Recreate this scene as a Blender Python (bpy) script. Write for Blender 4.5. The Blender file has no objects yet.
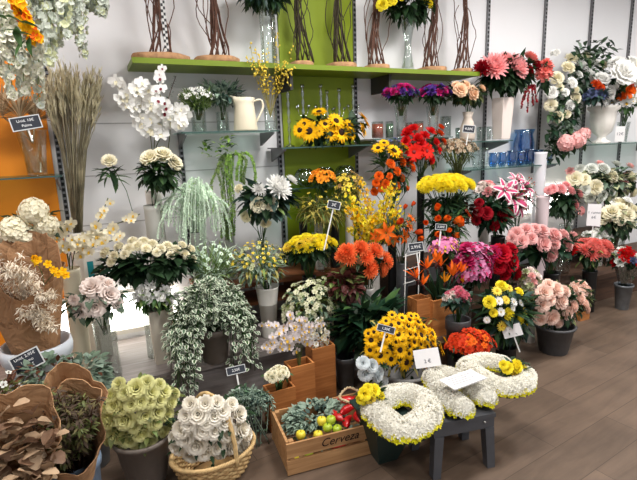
import bpy, math, random
from mathutils import Vector as Vec, Matrix, Quaternion
R = random.Random(7)
sc = bpy.context.scene
COL = sc.collection
PI = math.pi

# ------------------------------------------------------------------ camera
F = 470.0; H = 1.5
yaw, pit, rol = math.radians(25.4), math.radians(11.6), math.radians(2.0)
fw = Vec((math.sin(yaw)*math.cos(pit), math.cos(yaw)*math.cos(pit), -math.sin(pit)))
r0 = Vec((math.cos(yaw), -math.sin(yaw), 0)); u0 = r0.cross(fw)
rt = r0*math.cos(rol) - u0*math.sin(rol); up = rt.cross(fw)
cam = bpy.data.objects.new('camera', bpy.data.cameras.new('camera')); COL.objects.link(cam)
cam.matrix_world = Matrix(((rt.x, up.x, -fw.x, 0), (rt.y, up.y, -fw.y, 0), (rt.z, up.z, -fw.z, H), (0, 0, 0, 1)))
cam.data.sensor_width = 36; cam.data.lens = F/637*36
cam.data.clip_start = .05
sc.camera = cam
sc.view_settings.view_transform = 'Standard'; sc.view_settings.look = 'None'
sc.view_settings.gamma = 1; sc.view_settings.exposure = 0.08
sc.view_settings.use_curve_mapping = False
sc.cycles.transparent_max_bounces = 24

# ------------------------------------------------------------------ world + lamps
w = bpy.data.worlds.new('world'); sc.world = w; w.use_nodes = True
w.node_tree.nodes['Background'].inputs[0].default_value = (.90, .94, 1, 1)
w.node_tree.nodes['Background'].inputs[1].default_value = .75
def lamp(x, y, e, size=.5, col=(1, .98, .955), sy=None):
    l = bpy.data.lights.new('ceiling_lamp', 'AREA'); l.energy = e; l.shape = 'RECTANGLE'
    l.size = size; l.size_y = sy or size; l.color = col
    o = bpy.data.objects.new('ceiling_lamp', l); COL.objects.link(o); o.location = (x, y, 2.97)
for x, y, e in [(-.3, 1.5, 38), (1.5, 1.7, 44), (3.3, 1.7, 46), (5.2, 1.5, 46), (1.2, -.6, 34), (3.6, -.6, 38)]:
    lamp(x, y, e)

def P(px, py, Y):
    d = fw + rt*((px-318.5)/F) - up*((py-240)/F)
    d = d*(Y/d.y); return Vec((d.x, d.y, d.z+H))
def PZ(px, py, z):
    d = fw + rt*((px-318.5)/F) - up*((py-240)/F)
    d = d*((z-H)/d.z); return Vec((d.x, d.y, z))
def S(px, py, Y):
    return (P(px, py, Y)-Vec((0, 0, H))).dot(fw)/F

# ------------------------------------------------------------------ materials
def lin(c):
    return tuple((v/255/12.92 if v/255 <= .04045 else ((v/255+.055)/1.055)**2.4) for v in c)
MATS = {}
def mat(name, rgb, rough=.6, metal=0, var=0, noise=0, nscale=30, sub=0, spec=.4, emit=0, trans=0):
    if name in MATS: return MATS[name]
    m = bpy.data.materials.new(name); m.use_nodes = True; nt = m.node_tree; b = nt.nodes['Principled BSDF']
    c = lin(rgb)+(1,)
    b.inputs['Base Color'].default_value = c; b.inputs['Roughness'].default_value = rough
    b.inputs['Metallic'].default_value = metal; b.inputs['Specular IOR Level'].default_value = spec
    if emit:
        b.inputs['Emission Color'].default_value = c; b.inputs['Emission Strength'].default_value = emit
    last = None
    if noise:
        n = nt.nodes.new('ShaderNodeTexNoise'); n.inputs['Scale'].default_value = nscale; n.inputs['Detail'].default_value = 4
        tc = nt.nodes.new('ShaderNodeTexCoord'); nt.links.new(tc.outputs['Object'], n.inputs['Vector'])
        mr = nt.nodes.new('ShaderNodeMapRange'); mr.inputs[1].default_value = .3; mr.inputs[2].default_value = .7
        mr.inputs[3].default_value = 1-noise; mr.inputs[4].default_value = 1+noise
        nt.links.new(n.outputs['Fac'], mr.inputs[0]); last = mr.outputs[0]
    if var:
        oi = nt.nodes.new('ShaderNodeObjectInfo'); mr = nt.nodes.new('ShaderNodeMapRange')
        mr.inputs[3].default_value = 1-var; mr.inputs[4].default_value = 1+var*.4
        nt.links.new(oi.outputs['Random'], mr.inputs[0])
        if last:
            mu = nt.nodes.new('ShaderNodeMath'); mu.operation = 'MULTIPLY'
            nt.links.new(last, mu.inputs[0]); nt.links.new(mr.outputs[0], mu.inputs[1]); last = mu.outputs[0]
        else: last = mr.outputs[0]
    if last:
        hs = nt.nodes.new('ShaderNodeHueSaturation'); hs.inputs['Color'].default_value = c
        nt.links.new(last, hs.inputs['Value']); nt.links.new(hs.outputs[0], b.inputs['Base Color'])
    if trans:
        tr = nt.nodes.new('ShaderNodeBsdfTranslucent'); mx = nt.nodes.new('ShaderNodeMixShader'); mx.inputs[0].default_value = trans
        if last: nt.links.new(hs.outputs[0], tr.inputs[0])
        else: tr.inputs[0].default_value = c
        nt.links.new(b.outputs[0], mx.inputs[1]); nt.links.new(tr.outputs[0], mx.inputs[2]); nt.links.new(mx.outputs[0], nt.nodes['Material Output'].inputs[0])
    MATS[name] = m; return m
def flow(name, rgb): return mat('petal_'+name, rgb, .65, var=.1, noise=.05, nscale=6, spec=.15, trans=.22)
def leafm(name, rgb): return mat('leaf_'+name, rgb, .5, var=.1, noise=.32, nscale=14, spec=.3, trans=.2)
def glass(name, tint, op=.1, gm=.42):
    m = bpy.data.materials.new(name); m.use_nodes = True; nt = m.node_tree; nt.nodes.clear()
    o = nt.nodes.new('ShaderNodeOutputMaterial'); t = nt.nodes.new('ShaderNodeBsdfTransparent'); g = nt.nodes.new('ShaderNodeBsdfGlossy')
    g.inputs['Roughness'].default_value = .04; t.inputs[0].default_value = lin(tint)+(1,)
    lw = nt.nodes.new('ShaderNodeLayerWeight'); lw.inputs[0].default_value = .35
    mr = nt.nodes.new('ShaderNodeMapRange'); mr.inputs[3].default_value = op*.5; mr.inputs[4].default_value = gm
    mx = nt.nodes.new('ShaderNodeMixShader')
    nt.links.new(lw.outputs['Fresnel'], mr.inputs[0]); nt.links.new(mr.outputs[0], mx.inputs[0])
    nt.links.new(t.outputs[0], mx.inputs[1]); nt.links.new(g.outputs[0], mx.inputs[2]); nt.links.new(mx.outputs[0], o.inputs[0])
    return m
GLASS = glass('clear_glass', (250, 253, 252)); GGREEN = glass('shelf_glass', (222, 240, 234), .15); GBLUE = glass('blue_glass', (178, 214, 240), .25); GBOWL = glass('bowl_glass', (240, 246, 244), .12, .5); GCRY = glass('crystal', (236, 240, 240), .45, .85)

# ------------------------------------------------------------------ mesh collector
class G:
    def __init__(s): s.v = []; s.f = []; s.m = []; s.ml = []
    def mi(s, m):
        if m not in s.ml: s.ml.append(m)
        return s.ml.index(m)
    def add(s, vs, fs, m):
        k = len(s.v); s.v += [tuple(v) for v in vs]; i = s.mi(m)
        for f in fs: s.f.append(tuple(a+k for a in f)); s.m.append(i)
    def mesh(s, name, smooth=True):
        me = bpy.data.meshes.new(name); me.from_pydata(s.v, [], s.f)
        for m in s.ml: me.materials.append(m)
        me.polygons.foreach_set('material_index', s.m)
        if smooth: me.polygons.foreach_set('use_smooth', [True]*len(s.f))
        me.update(); return me
    def box(s, a, b, m, rot=None, c=None):
        vs = [Vec((x, y, z)) for z in (a[2], b[2]) for y in (a[1], b[1]) for x in (a[0], b[0])]
        if rot is not None:
            c = c or Vec([(p+q)/2 for p, q in zip(a, b)]); vs = [c+rot@(v-c) for v in vs]
        s.add(vs, [(0, 2, 3, 1), (4, 5, 7, 6), (0, 1, 5, 4), (2, 6, 7, 3), (0, 4, 6, 2), (1, 3, 7, 5)], m)
    def tube(s, pts, r, m, n=5, r2=None):
        pts = [Vec(p) for p in pts]; k = len(pts); vs = []; fs = []; prev = None
        for i, p in enumerate(pts):
            t = (pts[min(i+1, k-1)]-pts[max(i-1, 0)]); t = t.normalized() if t.length > 1e-9 else Vec((0, 0, 1))
            if prev is None: a = t.orthogonal().normalized()
            else:
                a = prev - t*prev.dot(t); a = a.normalized() if a.length > 1e-6 else t.orthogonal().normalized()
            prev = a; b = t.cross(a); rr = r if r2 is None else r+(r2-r)*i/(k-1)
            for j in range(n):
                an = 2*PI*j/n; vs.append(p+(a*math.cos(an)+b*math.sin(an))*rr)
        for i in range(k-1):
            for j in range(n):
                j2 = (j+1) % n; fs.append((i*n+j, i*n+j2, (i+1)*n+j2, (i+1)*n+j))
        fs.append(tuple(range(n-1, -1, -1))); fs.append(tuple((k-1)*n+j for j in range(n)))
        s.add(vs, fs, m)
    def lathe(s, prof, m, n=24, c=(0, 0, 0), sq=False, wav=None):
        vs = []; fs = []; k = len(prof)
        for r, z in prof:
            for j in range(n):
                a = 2*PI*j/n
                q = 1
                if sq: q = 1/max(abs(math.cos(a)), abs(math.sin(a)), .01); q = min(q, 1.36)
                if wav: q *= 1+wav[1]*math.cos(wav[0]*a)
                vs.append((c[0]+r*q*math.cos(a), c[1]+r*q*math.sin(a), c[2]+z))
        for i in range(k-1):
            for j in range(n):
                j2 = (j+1) % n; fs.append((i*n+j, i*n+j2, (i+1)*n+j2, (i+1)*n+j))
        if prof[0][0] > 1e-4: fs.append(tuple(range(n-1, -1, -1)))
        if prof[-1][0] > 1e-4: fs.append(tuple((k-1)*n+j for j in range(n)))
        s.add(vs, fs, m)
    def ball(s, c, r, m, n=6, k=4, sz=1):
        c = Vec(c); vs = [c+Vec((0, 0, -r*sz))]; fs = []
        for i in range(1, k):
            a = -PI/2+PI*i/k
            for j in range(n):
                b = 2*PI*j/n; vs.append(c+Vec((r*math.cos(a)*math.cos(b), r*math.cos(a)*math.sin(b), r*sz*math.sin(a))))
        vs.append(c+Vec((0, 0, r*sz)))
        for j in range(n):
            j2 = (j+1) % n; fs.append((0, 1+j2, 1+j)); L = 1+(k-2)*n
            fs.append((len(vs)-1, L+j, L+j2))
            for i in range(k-2): fs.append((1+i*n+j, 1+i*n+j2, 1+(i+1)*n+j2, 1+(i+1)*n+j))
        s.add(vs, fs, m)
    def leaf(s, p, d, L, W, m, bend=.3, rim=None, round_=False):
        p = Vec(p); d = Vec(d).normalized(); side = d.cross(Vec((R.uniform(-.3, .3), R.uniform(-.3, .3), 1)))
        side = side.normalized() if side.length > 1e-3 else d.orthogonal().normalized()
        nrm = side.cross(d).normalized()
        ws = [(0, .06), (.3, .85), (.65, .9 if round_ else .7), (1, .25 if round_ else .02)]
        vs = []
        for t, q in ws:
            c = p+d*(L*t)-nrm*(bend*L*t*t)
            vs += [c+side*(W*q/2)+nrm*(W*q*.14), c, c-side*(W*q/2)+nrm*(W*q*.14)]
        fs = [(i*3+j, i*3+j+1, i*3+j+4, i*3+j+3) for i in range(3) for j in range(2)]
        s.add(vs, fs, m)
        if rim is not None:
            n2 = nrm*(W*.03); vv = []
            for t, q in ws:
                c = p+d*(L*t*1.04)-nrm*(bend*L*t*t)
                for sg in (1, -1):
                    vv += [c+side*(sg*W*(q+.12)*.58)+nrm*(W*q*.16)+n2, c+side*(sg*W*q*.33)+nrm*(W*q*.1)+n2]
            s.add(vv, [(i*4+j, i*4+j+1, i*4+j+5, i*4+j+4) for i in range(3) for j in (0, 2)], rim)
    def floret(s, p, n, r, m, k=4, cm=None, cup=.3, w=.55):
        p = Vec(p); n = Vec(n).normalized(); a = n.orthogonal().normalized(); b = n.cross(a); vs = []; fs = []
        o = R.random()*6.3
        for i in range(k):
            an = o+2*PI*i/k; d = a*math.cos(an)+b*math.sin(an); t = n.cross(d)
            q = len(vs)
            vs += [p-n*(.1*r), p+d*(.6*r)+t*(w*r)+n*(cup*.4*r), p+d*r+n*(cup*r), p+d*(.6*r)-t*(w*r)+n*(cup*.4*r)]
            fs.append((q, q+1, q+2, q+3))
        s.add(vs, fs, m)
        if cm: s.ball(p+n*(.08*r), r*.22, cm, 5, 3)
    def petal(s, az, rr, z0, L, W, a0, a1, m, shape='round', nu=4, cup=.12, nv=2, m2=None, ruf=0, curl=0):
        ca, sa = math.cos(az), math.sin(az); r, z = rr, z0; vs = []; fs = []
        for i in range(nu+1):
            t = i/nu
            a = math.radians(a0+(a1-a0)*t-(curl if i == nu else (curl*.3 if i == nu-1 else 0)))
            if i: r += L/nu*math.cos(a); z += L/nu*math.sin(a)
            if shape == 'round': q = math.sin(PI*(.16+.62*t))**.6
            elif shape == 'point': q = math.sin(PI*(.18+.82*t))
            else: q = .55+.45*math.sin(PI*min(1, t*1.02)) if t < .99 else .35
            nr, nz = -math.sin(a), math.cos(a)
            for j in range(nv+1):
                u = (j/nv*2-1)
                cc = cup*W*q*u*u+R.uniform(-ruf, ruf)
                R_ = r+nr*cc; Z_ = z+nz*cc; tt = u*W*q/2
                vs.append((R_*ca-tt*sa, R_*sa+tt*ca, Z_))
        k = nv+1
        for i in range(nu):
            for j in range(nv):
                f = (i*k+j, i*k+j+1, (i+1)*k+j+1, (i+1)*k+j)
                mm = m2 if (m2 and 0 < j < nv-1 and i < nu-1) else m
                fs.append((f, mm))
        s.add(vs, [f for f, mm in fs if mm is m], m)
        if m2: s.add(vs, [f for f, mm in fs if mm is m2], m2)

# ------------------------------------------------------------------ objects
def tag(o, label=None, cat=None, group=None, kind=None):
    if label: o['label'] = label
    if cat: o['category'] = cat
    if group: o['group'] = group
    if kind: o['kind'] = kind
    return o
def empty(name, loc, label, cat, group=None, rz=0):
    o = bpy.data.objects.new(name, None); COL.objects.link(o); o.location = loc; o.rotation_euler.z = rz
    o.empty_display_size = .05
    return tag(o, label, cat, group)
def link(name, me, parent=None, loc=None):
    o = bpy.data.objects.new(name, me); COL.objects.link(o)
    if parent: o.parent = parent
    if loc is not None: o.location = loc
    return o
def put(g, name, parent=None, loc=None, smooth=True): return link(name, g.mesh(name, smooth), parent, loc)

# ------------------------------------------------------------------ flower heads, unit radius, facing +Z
FC = {}
GRN = leafm('sepal', (70, 100, 50))
def ring(g, n, off=0, **k):
    for i in range(n): g.petal(2*PI*(i+off)/n+R.uniform(-.12, .12), **k)
def head(kind, m, m2=None, v=0):
    key = (kind, m.name, m2.name if m2 else '', v)
    if key in FC: return FC[key]
    g = G(); sub = None; u = R.uniform
    if kind == 'rose':
        for n, rr, L, W, a0, a1, cu in [(2, .04, .85, .36, 88, 98, 0), (3, .12, .9, .5, 84, 97, 25), (4, .23, .9, .66, 76, 96, 50), (5, .34, .86, .8, 62, 92, 75), (6, .42, .78, .85, 42, 78, 80), (6, .44, .68, .9, 15, 50, 60), (5, .3, .7, .8, -15, 15, 30)]:
            ring(g, n, R.random(), rr=rr, z0=-.45, L=L, W=W, a0=a0+u(-5, 5), a1=a1, m=m, cup=.16, nu=5, curl=cu)
        g.ball((0, 0, -.5), .24, GRN, 6, 4)
    elif kind == 'peony':
        for n, rr, L, W, a0, a1, cu in [(3, .05, .85, .4, 86, 104, 10), (5, .15, .92, .55, 80, 102, 40), (6, .27, .94, .7, 68, 98, 65), (7, .38, .9, .8, 50, 90, 80), (7, .44, .8, .85, 26, 74, 80), (6, .42, .66, .9, 0, 40, 50)]:
            ring(g, n, R.random(), rr=rr, z0=-.42, L=L, W=W, a0=a0+u(-8, 8), a1=a1, m=m, cup=.16, ruf=.025, nu=5, curl=cu)
        g.ball((0, 0, -.45), .24, GRN, 6, 4)
    elif kind == 'pom':
        for i, (n, a) in enumerate([(18, -12), (18, 8), (16, 26), (14, 44), (10, 62), (6, 80)]):
            ring(g, n, i*.5, rr=.12, z0=-.12, L=.95-.07*i, W=.22, a0=a-8, a1=a+32, m=m, shape='strap', nu=3, cup=.5)
        g.ball((0, 0, -.2), .26, GRN, 6, 4)
    elif kind == 'carn':
        for i, (n, a) in enumerate([(9, -5), (9, 20), (8, 42), (6, 62), (4, 82)]):
            ring(g, n, i*.5, rr=.06, z0=-.3, L=1-.05*i, W=.55, a0=a, a1=a+20, m=m, shape='strap', nu=3, cup=.1, ruf=.09)
        g.ball((0, 0, -.4), .2, GRN, 6, 4, 1.5)
    elif kind in ('sun', 'gerb', 'daisy'):
        n = {'sun': 15, 'gerb': 16, 'daisy': 14}[kind]; sh = 'point' if kind == 'sun' else 'strap'
        ring(g, n, 0, rr=.22, z0=-.05, L=.8, W=.3, a0=12, a1=-8, m=m, shape=sh, nu=3)
        ring(g, n, .5, rr=.2, z0=0, L=.72, W=.28, a0=30, a1=8, m=m, shape=sh, nu=3)
        if kind == 'daisy': ring(g, 9, .2, rr=.08, z0=.05, L=.4, W=.2, a0=55, a1=70, m=m, shape=sh, nu=2)
        g.ball((0, 0, -.12), .22, GRN, 6, 3)
        s2 = G(); s2.ball((0, 0, .03), .34 if kind == 'sun' else .2, m2 or m, 10, 6, .5)
        if kind == 'sun':
            for i in range(24):
                a = i*2.4; r_ = .3*math.sqrt(i/24); s2.ball((r_*math.cos(a), r_*math.sin(a), .03+.17*math.sqrt(max(0, 1-(r_/.34)**2))), .03, m2, 4, 3)
        sub = ('flower_centre', s2.mesh('flower_centre'))
    elif kind == 'lily':
        for i in range(6):
            g.petal(i*PI/3, .08, -.1, 1.15, .52 if i % 2 else .42, 50, -22, m, 'point', 5, .1, 4, m2)
        st = MATS.get('stamen') or mat('stamen', (170, 70, 30))
        s2 = G()
        for i in range(6):
            a = i*PI/3+.5; q = Vec((.3*math.cos(a), .3*math.sin(a), .6)); s2.tube([(0, 0, 0), q], .015, GRN, 3); s2.ball(q, .05, st, 5, 3)
        sub = ('stamens', s2.mesh('stamens'))
    elif kind == 'orchid':
        for az, W, L in [(.15, .95, .95), (PI-.15, .95, .95), (PI/2, .5, .9), (PI*1.28, .45, .85), (PI*1.72, .45, .85)]:
            g.petal(az, .04, 0, L, W, 20, 2, m, 'round', 4, .12)
        s2 = G(); s2.petal(PI*1.5, .02, .02, .55, .4, 60, 10, m2 or m, 'round', 3, .4); s2.ball((0, 0, .12), .1, m2 or m, 6, 4)
        sub = ('orchid_lip', s2.mesh('orchid_lip'))
    elif kind == 'tulip':
        ring(g, 3, 0, rr=.1, z0=-.6, L=1.5, W=.85, a0=35, a1=98, m=m, cup=.35)
        ring(g, 3, .5, rr=.06, z0=-.6, L=1.4, W=.8, a0=45, a1=98, m=m, cup=.35)
        g.ball((0, 0, -.62), .2, GRN, 6, 4)
    elif kind == 'frill':      # loose open bloom
        for a in (0, 25, 50, 75): ring(g, 6, R.random(), rr=.1, z0=-.2, L=.95-a*.004, W=.6, a0=a, a1=a+u(-5, 35), m=m, nu=3, ruf=.06)
        g.ball((0, 0, 0), .16, m2 or GRN, 6, 4)
    elif kind == 'flor':       # simple five petals
        ring(g, 5, 0, rr=.05, z0=0, L=.95, W=.75, a0=35, a1=5, m=m, nu=3); ring(g, 4, .5, rr=.03, z0=.03, L=.55, W=.45, a0=65, a1=50, m=m, nu=2)
        g.ball((0, 0, .05), .15, m2 or m, 6, 4)
    elif kind == 'hyd':
        for i in range(120):
            a = i*2.39996; zz = 1-1.35*(i+.5)/120; r_ = math.sqrt(max(0, 1-zz*zz)); n = Vec((r_*math.cos(a), r_*math.sin(a), zz))
            g.floret(n*u(.76, .98), n+Vec((u(-.35, .35), u(-.35, .35), 0)), .21, m, 4, None, .1, .62)
        g.ball((0, 0, 0), .66, m2 or m, 8, 5)  # core ball; a darker colour here paints shade into the floret gaps
    elif kind == 'strel':
        g.tube([(0, 0, -.3), (0, 0, 0), (.25, 0, .12), (.95, 0, .3)], .09, m2, 6, .01)
        for i, (a, t) in enumerate([(60, 0), (80, .25), (100, -.25), (120, .1), (42, -.1)]):
            q = Vec((math.cos(math.radians(a)), t, math.sin(math.radians(a))))
            g.leaf((.1, 0, .1), q, 1.0, .26, m, .15)
        s2 = G(); s2.leaf((.15, 0, .12), (.8, .05, .6), .6, .08, mat('petal_blue_tongue', (60, 60, 150)), 0); sub = ('blue_tongue', s2.mesh('blue_tongue'))
    me = g.mesh(kind+'_bloom')
    FC[key] = (me, sub); return FC[key]
NM = dict(rose='rose_bloom', peony='peony_bloom', pom='chrysanthemum_bloom', carn='carnation_bloom', sun='sunflower_bloom', gerb='gerbera_bloom',
          daisy='chrysanthemum_bloom', lily='lily_bloom', orchid='orchid_bloom', tulip='tulip_bloom', frill='bloom', flor='small_bloom', hyd='hydrangea_bloom', strel='bird_of_paradise_bloom')
def bloom(parent, kind, m, m2, loc, n, r, spin=None, name=None):
    me, sub = head(kind, m, m2, R.randrange(3))
    o = link(name or NM[kind], me, parent, loc)
    n = Vec(n).normalized()
    q = n.to_track_quat('Z', 'Y') if kind != 'strel' else Quaternion((0, 0, 1), spin or 0)
    if kind == 'orchid':   # keep upright
        x = Vec((0, 0, 1)).cross(n); x = x.normalized() if x.length > .05 else Vec((1, 0, 0)); y = n.cross(x)
        q = Matrix((x, y, n)).transposed().to_quaternion()
    elif kind != 'strel': q = q @ Quaternion((0, 0, 1), R.uniform(0, 6.28) if spin is None else spin)
    o.rotation_mode = 'QUATERNION'; o.rotation_quaternion = q; o.scale = (r, r, r)
    if sub and r > .012:
        link(sub[0], sub[1], o)
    return o

GREENS = dict(dark=leafm('dark_green', (38, 62, 36)), mid=leafm('mid_green', (66, 98, 52)), grey=leafm('grey_green', (112, 132, 112)), light=leafm('light_green', (128, 152, 86)),
              olive=leafm('olive', (96, 104, 56)), mint=leafm('mint', (226, 244, 222)), brown=leafm('brown', (96, 58, 40)), sage=leafm('sage', (150, 170, 152)), redbrown=leafm('red_brown', (86, 44, 40)),
              deep=leafm('deep_green', (28, 58, 38)), gold=leafm('gold_green', (168, 156, 80)), blue=leafm('blue_green', (58, 82, 74)), cream=leafm('cream_green', (196, 200, 158)))
def leaves(g, C, R3, n, L, W, m, low=-.9, hi=.75, shell=(.45, .98), bend=.3, ymax=.9, round_=False, rim=None, upb=0):
    for _ in range(n):
        while True:
            z = R.uniform(low, hi); a = R.uniform(0, 2*PI); q = math.sqrt(1-z*z); d = Vec((q*math.cos(a), q*math.sin(a), z))
            if d.y < ymax: break
        s = R.uniform(*shell); p = C+Vec((d.x*R3[0], d.y*R3[1], d.z*R3[2]))*s
        dd = (d+Vec((R.uniform(-.6, .6), R.uniform(-.6, .6), R.uniform(-.5, .5)+upb))).normalized()
        l = L*R.uniform(.7, 1.2); g.leaf(p-dd*l*.5, dd, l, l*W*R.uniform(.8, 1.15), m, bend, rim, round_)

def bunch(name, label, cat, cx, cy, wp, hp, Y, kinds, base, leaf=None, heads=None, group=None, ry=None, stem='mid', low=-.35, tilt=.35, ns=None, upb=0, dep=.1, extra=None):
    """cx,cy,wp,hp: extent on the photograph at distance Y; kinds: (kind, colour, centre colour, diameter px, count); base: point the stems run into"""
    C = P(cx, cy, Y); s = S(cx, cy, Y); rx, rz = wp/2*s, hp/2*s; ry = ry or min(rx, rz*1.3, .16)
    ry = min(ry, 3.17-Y) if Y < 3.1 else ry
    base = Vec(base); root = empty(name, base, label, cat, group)
    o = C-base; R3 = (rx, ry, rz); allh = []
    if heads:
        k = kinds[0]
        for hh in heads:
            kk = kinds[hh[3]] if len(hh) > 3 else k
            u_ = max(-.95, min(.95, (hh[0]-cx)/(wp/2))); v_ = max(-.95, min(.95, -(hh[1]-cy)/(hp/2)))
            dy = -math.sqrt(max(.05, 1-u_*u_-v_*v_))*ry*.8
            p = P(hh[0], hh[1], Y+dy)-base
            n = Vec((u_, dy/ry*1.0-.25, v_*.8+tilt)).normalized()
            bloom(root, kk[0], kk[1], kk[2], p, n, hh[2]*s/2*{'sun': 1.15, 'pom': 1.15, 'lily': 1.2, 'tulip': 1.55, 'frill': 1.1}.get(kk[0], 1.0)); allh.append(p)
    else:
        tot = sum(k[4] for k in kinds); seq = []
        for k in kinds: seq += [k]*k[4]
        R.shuffle(seq)
        N = int(tot/(.5*(1-low)*.8)); i = 0; j = 0; cand = []
        for i in range(N*2):
            z = 1-(1-low)*(i+.5)/N
            if z < low: break
            a = i*2.39996+R.uniform(-.2, .2); q = math.sqrt(max(0, 1-z*z)); d = Vec((q*math.cos(a), q*math.sin(a), z))
            if d.y < .55: cand.append(d)
        for d, k in zip(cand, seq):
            s_ = R.uniform(.78, 1.08); p = o+Vec((d.x*rx, d.y*ry, d.z*rz))*s_
            n = (d+Vec((R.uniform(-.2, .2), -.25+R.uniform(-.15, .15), tilt))).normalized()
            r_ = k[3]*s/2*R.uniform(.98, 1.32)
            bloom(root, k[0], k[1], k[2], p-n*r_*.5, n, r_); allh.append(p)
    if leaf:
        g = G(); lf = leaf if isinstance(leaf, list) else [leaf]
        for m, n, L, W in lf: leaves(g, o, [v*1.02 for v in R3], int(n*1.5), L*s*1.05, min(.95, W*1.1), GREENS[m], upb=upb)
        put(g, 'foliage', root)
    if stem:
        g = G(); b0 = Vec((0, 0, 0))
        hs = allh if len(allh) <= (ns or 24) else R.sample(allh, ns or 24)
        if not hs: hs = [o+Vec((R.uniform(-1, 1)*rx, R.uniform(-1, .4)*ry, R.uniform(-.4, .8)*rz))*.7 for _ in range(8)]
        for p in hs:
            q = Vec((R.uniform(-1, 1), R.uniform(-1, 1), 0))*.012
            mid = q+(p-q)*.45+Vec((0, 0, (p-q).length*.06)); mid.x = q.x+(p.x-q.x)*.3; mid.y = q.y+(p.y-q.y)*.3
            g.tube([q, mid, p], .0026, GREENS[stem], 4)
        put(g, 'stems', root)
    return root, o, R3, s

# ------------------------------------------------------------------ vases
WHITE = mat('white_ceramic', (226, 222, 214), .35); BEIGE = mat('beige_ceramic', (206, 196, 180), .5, noise=.03); CREAM = mat('cream_enamel', (232, 222, 196), .35)
DGREY = mat('dark_grey_plastic', (72, 72, 74), .5, noise=.1); TAUPE = mat('taupe_plastic', (108, 98, 90), .55, noise=.08); BLACKP = mat('black_plastic', (26, 27, 28), .4)
ZINC = mat('galvanised_zinc', (120, 124, 128), .4, .6, noise=.15, nscale=18); BLUEG = mat('blue_grey_enamel', (112, 130, 152), .45, noise=.08)
FELT = mat('grey_felt', (128, 126, 124), .9, noise=.12, nscale=60)
def vase(kind, name, label, px, py, wp, Y, zs, m, group=None, cat='vase', x=None, h=None):
    """mouth centre seen at (px,py), mouth width wp px, standing on height zs; returns the mouth point"""
    p = P(px, py, Y); s = S(px, py, Y); r = wp/2*s
    if x is not None: p.x = x
    hh = h or (p.z-zs); g = G(); t = min(.004, r*.12)
    if kind == 'bucket': pr = [(.68, 0), (.70, .02), (.94, .9), (1.02, .91), (1.05, .96), (1.02, 1), (.96, 1)]; inn = [(.9, .9), (.66, .06)]
    elif kind == 'cyl': pr = [(.92, 0), (.96, .01), (.96, .97), (1, 1)]; inn = [(.92, .97), (.9, .06)]
    elif kind == 'hour': pr = [(.8, 0), (.85, .03), (.42, .4), (.45, .55), (.95, .97), (1, 1)]; inn = [(.9, .97), (.38, .55), (.36, .4), (.7, .08)]
    elif kind == 'bottle': pr = [(1.25, 0), (1.35, .1), (1.4, .4), (1.0, .65), (.72, .8), (1, 1)]; inn = [(.9, .98), (.62, .8), (.9, .62), (1.3, .38), (1.2, .06)]
    elif kind == 'tube': pr = [(.98, 0), (1, .03), (.92, .5), (1, .98), (1.04, 1)]; inn = [(.9, .98), (.85, .05)]
    elif kind == 'flare': pr = [(.62, 0), (.64, .03), (.72, .5), (.98, .97), (1.05, 1)]; inn = [(.92, .97), (.6, .07)]
    elif kind == 'square': pr = [(.62, 0), (.64, .02), (.82, .98), (.84, 1)]; inn = [(.76, .98), (.58, .06)]
    elif kind == 'urn': pr = [(.55, 0), (.6, .06), (.3, .12), (.28, .2), (.62, .32), (.8, .6), (.82, .85), (1.02, .92), (1.02, .98), (1, 1)]; inn = [(.86, .98), (.76, .86), (.7, .5), (.2, .3)]
    elif kind == 'pot': pr = [(.7, 0), (.72, .02), (.92, .82), (1.03, .83), (1.05, .98), (1.02, 1)]; inn = [(.92, .98), (.85, .6)]
    prof = [(a*r, b*hh) for a, b in pr+inn]; prof.append((0.0001, prof[-1][1]))
    sq = kind == 'square'
    g.lathe(prof, m, 32 if sq else 28, sq=sq, wav=(20, .05) if kind == 'urn' else None)
    o = put(g, name, None, (p.x, Y, zs), smooth=not sq); tag(o, label, cat, group)
    if not sq and not m.name.endswith('glass'):
        pass
    return Vec((p.x, Y, zs+hh-min(.07, hh*.4)))

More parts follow.
